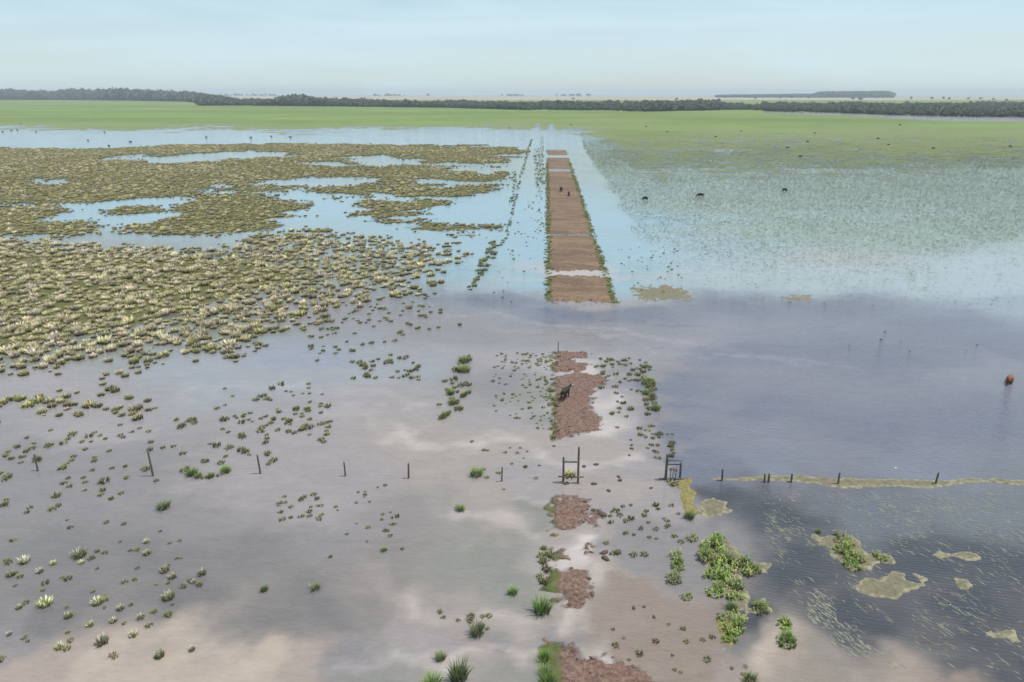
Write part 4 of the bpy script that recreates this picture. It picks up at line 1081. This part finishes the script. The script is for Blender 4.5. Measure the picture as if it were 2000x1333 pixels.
def cow(px_, py_, rz, pose, mat, label, group=None, z=0.0, s=1.0, detail=True, face=None):
    p = at(px_, py_); root = empty('cow', (p[0], p[1], z), rz); root.scale = (s,) * 3
    me, hd, mz = bodies[pose]
    me = me.copy(); me.materials.clear(); me.materials.append(mat)
    obj('body', me, None, root)
    if detail:
        for sx in (-1, 1):
            em = ear_m.copy(); em.materials.append(mat); o = obj('ear', em, None, root, hd + Vector((sx * .09, -.04, .09))); o.scale = (sx, 1, 1)
            hm = horn_m.copy(); hm.materials.append(M_horn); o = obj('horn', hm, None, root, hd + Vector((sx * .06, -.02, .11))); o.scale = (sx, 1, 1)
        tm = tail_m.copy(); tm.materials.append(mat); obj('tail_tuft', tm, None, root, (0, -.98, .62))
        if face:
            bm = bmesh.new(); bmesh.ops.create_icosphere(bm, subdivisions=3, radius=1)
            fm = bpy.data.meshes.new('face'); bm.to_mesh(fm); bm.free(); fm.materials.append(M_white); fm.polygons.foreach_set('use_smooth', [True] * len(fm.polygons))
            o = obj('face', fm, None, root, hd + (mz - hd) * .35 + Vector((0, 0, .045))); o.scale = (.17, .17, .14)
    tag(root, label, 'cow', group)
    return root
cow(1104, 780, math.radians(-28), 'up', M_black, 'black cow with pale face standing on the muddy track patch', z=0.07, s=0.82, face=True)
cow(1096, 376, math.radians(170), 'ahead', M_dbrown, 'dark brown cow walking on the long earth track, the bulkier of the pair', z=0.12, s=1.1)
cow(1111, 384, math.radians(182), 'graze', M_black, 'slim black cow on the earth track, head lowered, the darker of the pair', z=0.12, s=0.95)
cow(1971, 747, math.radians(144), 'ahead', M_brown, 'reddish brown cow wading belly deep in the rippled water', z=-0.55, s=0.92)
cow(1260, 391, math.radians(40), 'graze', M_black, 'black cow grazing alone in the flood closest to the earth track', z=-0.3, s=0.95)
cow(1368, 385, math.radians(80), 'graze', M_black, 'black cow grazing broadside over brownish grass in the flood', z=-0.35, s=1.05)
cow(1532, 374, math.radians(-60), 'graze', M_black, 'black cow grazing in the flood farthest from the earth track of the three', z=-0.3, s=0.95)
far_r = [(1757, 246), (1303, 258), (1448, 257), (1398, 268), (1591, 261), (1538, 290), (1563, 307), (1715, 272), (1735, 284), (1823, 291), (1973, 287), (1577, 278), (1116, 245), (1262, 248)]
far_l = [(213, 286), (255, 278), (204, 259), (403, 269), (530, 267), (567, 269), (40, 243), (5, 258), (22, 255), (34, 255), (70, 258), (172, 275), (490, 270), (995, 251)]
for lst, lb, gp in ((far_r, 'tiny dark cow grazing on the green flooded meadow', 'cattle on the green meadow'), (far_l, 'tiny dark cow standing in the shining water strip', 'cattle in the water strip')):
    for k, (a, bq) in enumerate(lst):
        cow(a, bq, random.choice((-1, 1)) * random.uniform(1.1, 2.0), ('graze', 'ahead')[k % 3 == 0], (M_black, M_dbrown, M_black)[k % 3], lb, gp, z=-0.5, s=random.uniform(.8, .95) * (1.5 if (a, bq) == (1757, 246) else 1), detail=False)

# ------------------------------------------------------------------ trees
def crown_np(r, Rx, Rz, zc, nleaf, size, colr):
    V = []; C = []
    lobes = [(r.normal() * Rx * .45, r.normal() * Rx * .45, zc + r.normal() * Rz * .35, Rx * (.35 + .3 * r.random()), Rz * (.35 + .3 * r.random()), .7 + .6 * r.random()) for _ in range(9)]
    for k in range(nleaf):
        lx, ly, lz, lr, lh, lum = lobes[r.integers(9)]
        d = r.normal(size=3); d /= np.linalg.norm(d); q = (.6 + .45 * r.random())
        p = np.array([lx, ly, lz]) + d * np.array([lr, lr, lh]) * q
        a = r.normal(size=3); a /= np.linalg.norm(a); bb = np.cross(a, r.normal(size=3)); bb /= np.linalg.norm(bb)
        s_ = size * (.6 + .8 * r.random())
        V += [p - a * s_, p + bb * s_ * .7, p + a * s_, p - bb * s_ * .7]; c = np.array(colr) * lum * (.75 + .5 * r.random()); C += [c] * 4
    return np.array(V), np.arange(nleaf * 4).reshape(-1, 4), np.array(C)
def tree_meshes(seed, colr=(0.05, 0.065, 0.03), Rx=3.2, Rz=2.6, zc=5.0, nleaf=260, size=.75):
    r = np.random.default_rng(seed)
    V, Qd, C = crown_np(r, Rx, Rz, zc, nleaf, size, colr)
    cm = mesh_np('crown', V, Qd, cols=np.clip(C, 0, 1), smooth=False); cm.materials.append(M_leaf)
    mb = MB(); mb.tube([(0, 0, -.3), (.1, .05, zc * .4), (.05, .1, zc * .8)], [.30, .22, .10], 6)
    for k in range(4):
        th = k * 1.6 + r.random(); mb.tube([(.08, .06, zc * .4 + k * .25), (math.cos(th) * Rx * .5, math.sin(th) * Rx * .5, zc * .85)], [.12, .04], 5)
    tm = mb.mesh('trunk'); tm.materials.append(M_bark)
    return cm, tm
def joined_tree(seed, **kw):
    cm, tm = tree_meshes(seed, **kw)
    return cm
M_colors = [(0.085, 0.105, 0.055), (0.11, 0.125, 0.068), (0.068, 0.088, 0.048), (0.135, 0.145, 0.088)]
wood_me = [joined_tree(300 + k, colr=M_colors[k], nleaf=200, size=.8, zc=3.6, Rz=2.6) for k in range(4)]
for k, q in enumerate(wood_me): q.name = 'wood_crown'
def wood(name, bandpts, depth, dens, hgt, label, seed, prof=None):
    """trees in a belt whose near edge is the pixel polyline bandpts"""
    r = np.random.default_rng(seed); P = []; S = []
    for (a, b_), (c_, d_) in zip(bandpts[:-1], bandpts[1:]):
        p, q = at(a, b_)[:2], at(c_, d_)[:2]; L_ = np.linalg.norm(q - p); depth *= 1.25; k = int(L_ * depth * dens * 0.55)
        t = r.random(k); dd = r.random(k) ** 1.3 * depth
        base = p[None] + (q - p)[None] * t[:, None]; u_ = base / np.linalg.norm(base, axis=1)[:, None]
        xy = base + u_ * dd[:, None]
        f = fbm(xy[:, 0], xy[:, 1], 3, 0.012)
        kk = f > -0.45; xy = xy[kk]; f = f[kk]; tt = a + (c_ - a) * t[kk]
        h = 1.0 * (np.interp(tt, [x_[0] for x_ in prof], [x_[1] for x_ in prof]) if prof else hgt)
        s_ = h / 6.6 * (0.5 + 0.85 * r.random(len(xy)) ** 1.4) * (1 + 0.6 * f)
        P.append(np.column_stack([xy, np.zeros(len(xy)) - .1 * s_])); S.append(s_)
    P = np.vstack(P); S = np.concatenate(S)
    sc_ = np.stack([S * r.uniform(.9, 1.3, len(S)), S * r.uniform(.9, 1.3, len(S)), S], -1)
    print(name, len(P))
    return scatter(name, wood_me, P, sc_, label, 'wood', seed, 0.05)
wood('hill_wood', [(-220, 194), (0, 195.5), (130, 196), (260, 197), (370, 199), (440, 205)], 260, 0.012, 17, 'dark hazy wood on the horizon behind the green meadow', 41, [(-220, 30), (0, 29), (75, 28), (100, 24), (300, 26), (360, 22), (440, 13)])
wood('meadow_edge_wood', [(390, 207), (480, 207), (660, 208.5), (870, 211), (1040, 216), (1260, 218.5), (1400, 216)], 180, 0.022, 9, 'low dark belt of trees along the far edge of the meadow', 42, [(390, 12), (540, 11), (560, 16), (600, 16), (640, 12), (800, 9), (1000, 8), (1400, 9)])
wood('riverside_wood', [(1380, 215), (1490, 216), (1510, 218), (1640, 221), (1760, 226), (1900, 229), (2200, 230)], 330, 0.020, 7, 'scrubby grey green riverside wood behind the shining pool', 43, [(1380, 7), (1500, 6.5), (2200, 6.5)])
# dark plantation block far out on the plain
r = np.random.default_rng(44); P = []; S = []
for k in range(1500):
    t = r.random(); a = 1400 + 342 * t
    p = at(a, 191.5)[:2]; u_ = p / np.linalg.norm(p); p = p + u_ * r.random() * 700
    hh = np.interp(a, [1400, 1590, 1600, 1730, 1742], [11, 15, 23, 25, 19])
    P.append((p[0], p[1], 0)); S.append(1.5 * hh / 6.6 * r.uniform(.92, 1.05))
S = np.array(S); scatter('plantation_block', wood_me, np.array(P), np.stack([S * 1.2, S * 1.2, S], -1), 'flat topped dark plantation block far out on the plain', 'plantation', 45, 0.02)
P = []; S = []
for a0, a1, k in ((730, 790, 22), (835, 838, 2), (980, 1030, 18), (1085, 1165, 22), (430, 540, 26)):
    for _ in range(k):
        p = at(r.uniform(a0, a1), 188.2)[:2]; P.append((p[0], p[1], .3)); S.append(r.uniform(2.0, 3.8))
scatter('horizon_trees', wood_me, np.array(P), np.array(S), 'faint clumps of trees on the pale horizon', 'trees', 46)
tree_src = [tree_meshes(500 + k, colr=(0.045, 0.058, 0.03)) for k in range(3)]
for k, (a, bq, h) in enumerate([(1475, 195, 8), (1524, 194, 9), (1545, 193.5, 10), (1564, 193, 10), (1580, 193.5, 11), (1780, 195, 9), (1820, 196, 9), (1842, 195, 9), (1853, 196, 8), (1891, 196, 8), (1914, 196, 8), (1665, 196, 9), (1680, 198, 9), (1120, 196, 7), (1322, 197, 7), (1940, 197, 7), (1965, 199, 7)]):
    p = at(a, bq); root = empty('tree', (p[0], p[1], 0.1), k * 1.3); s_ = 1.45 * h / 7.6; root.scale = (s_ * 1.1, s_ * 1.1, s_)
    cm, tm = tree_src[k % 3]; obj('trunk', tm, None, root); obj('crown', cm, None, root)
    tag(root, 'small dark lone tree dotted on the pale plain beyond the riverside wood', 'tree', 'lone trees on the pale plain')

# ------------------------------------------------------------------ haze
bm = bmesh.new(); bmesh.ops.create_cube(bm, size=1)
me = bpy.data.meshes.new('haze'); bm.to_mesh(me); bm.free()
hz = obj('haze', me); hz.scale = (22000, 10200, 62); hz.location = (0, 4700, -1.5 + 31)
m = bpy.data.materials.new('haze_air'); m.use_nodes = True; n = m.node_tree; n.nodes.clear()
pv = n.nodes.new('ShaderNodeVolumePrincipled'); pv.inputs['Color'].default_value = (0.82, 0.91, 1.0, 1); pv.inputs['Density'].default_value = 0.00013; pv.inputs['Anisotropy'].default_value = 0.0
mo = n.nodes.new('ShaderNodeOutputMaterial'); n.links.new(pv.outputs[0], mo.inputs['Volume'])
me.materials.append(m); tag(hz, 'pale bluish haze over the whole plain', 'haze', kind='stuff')
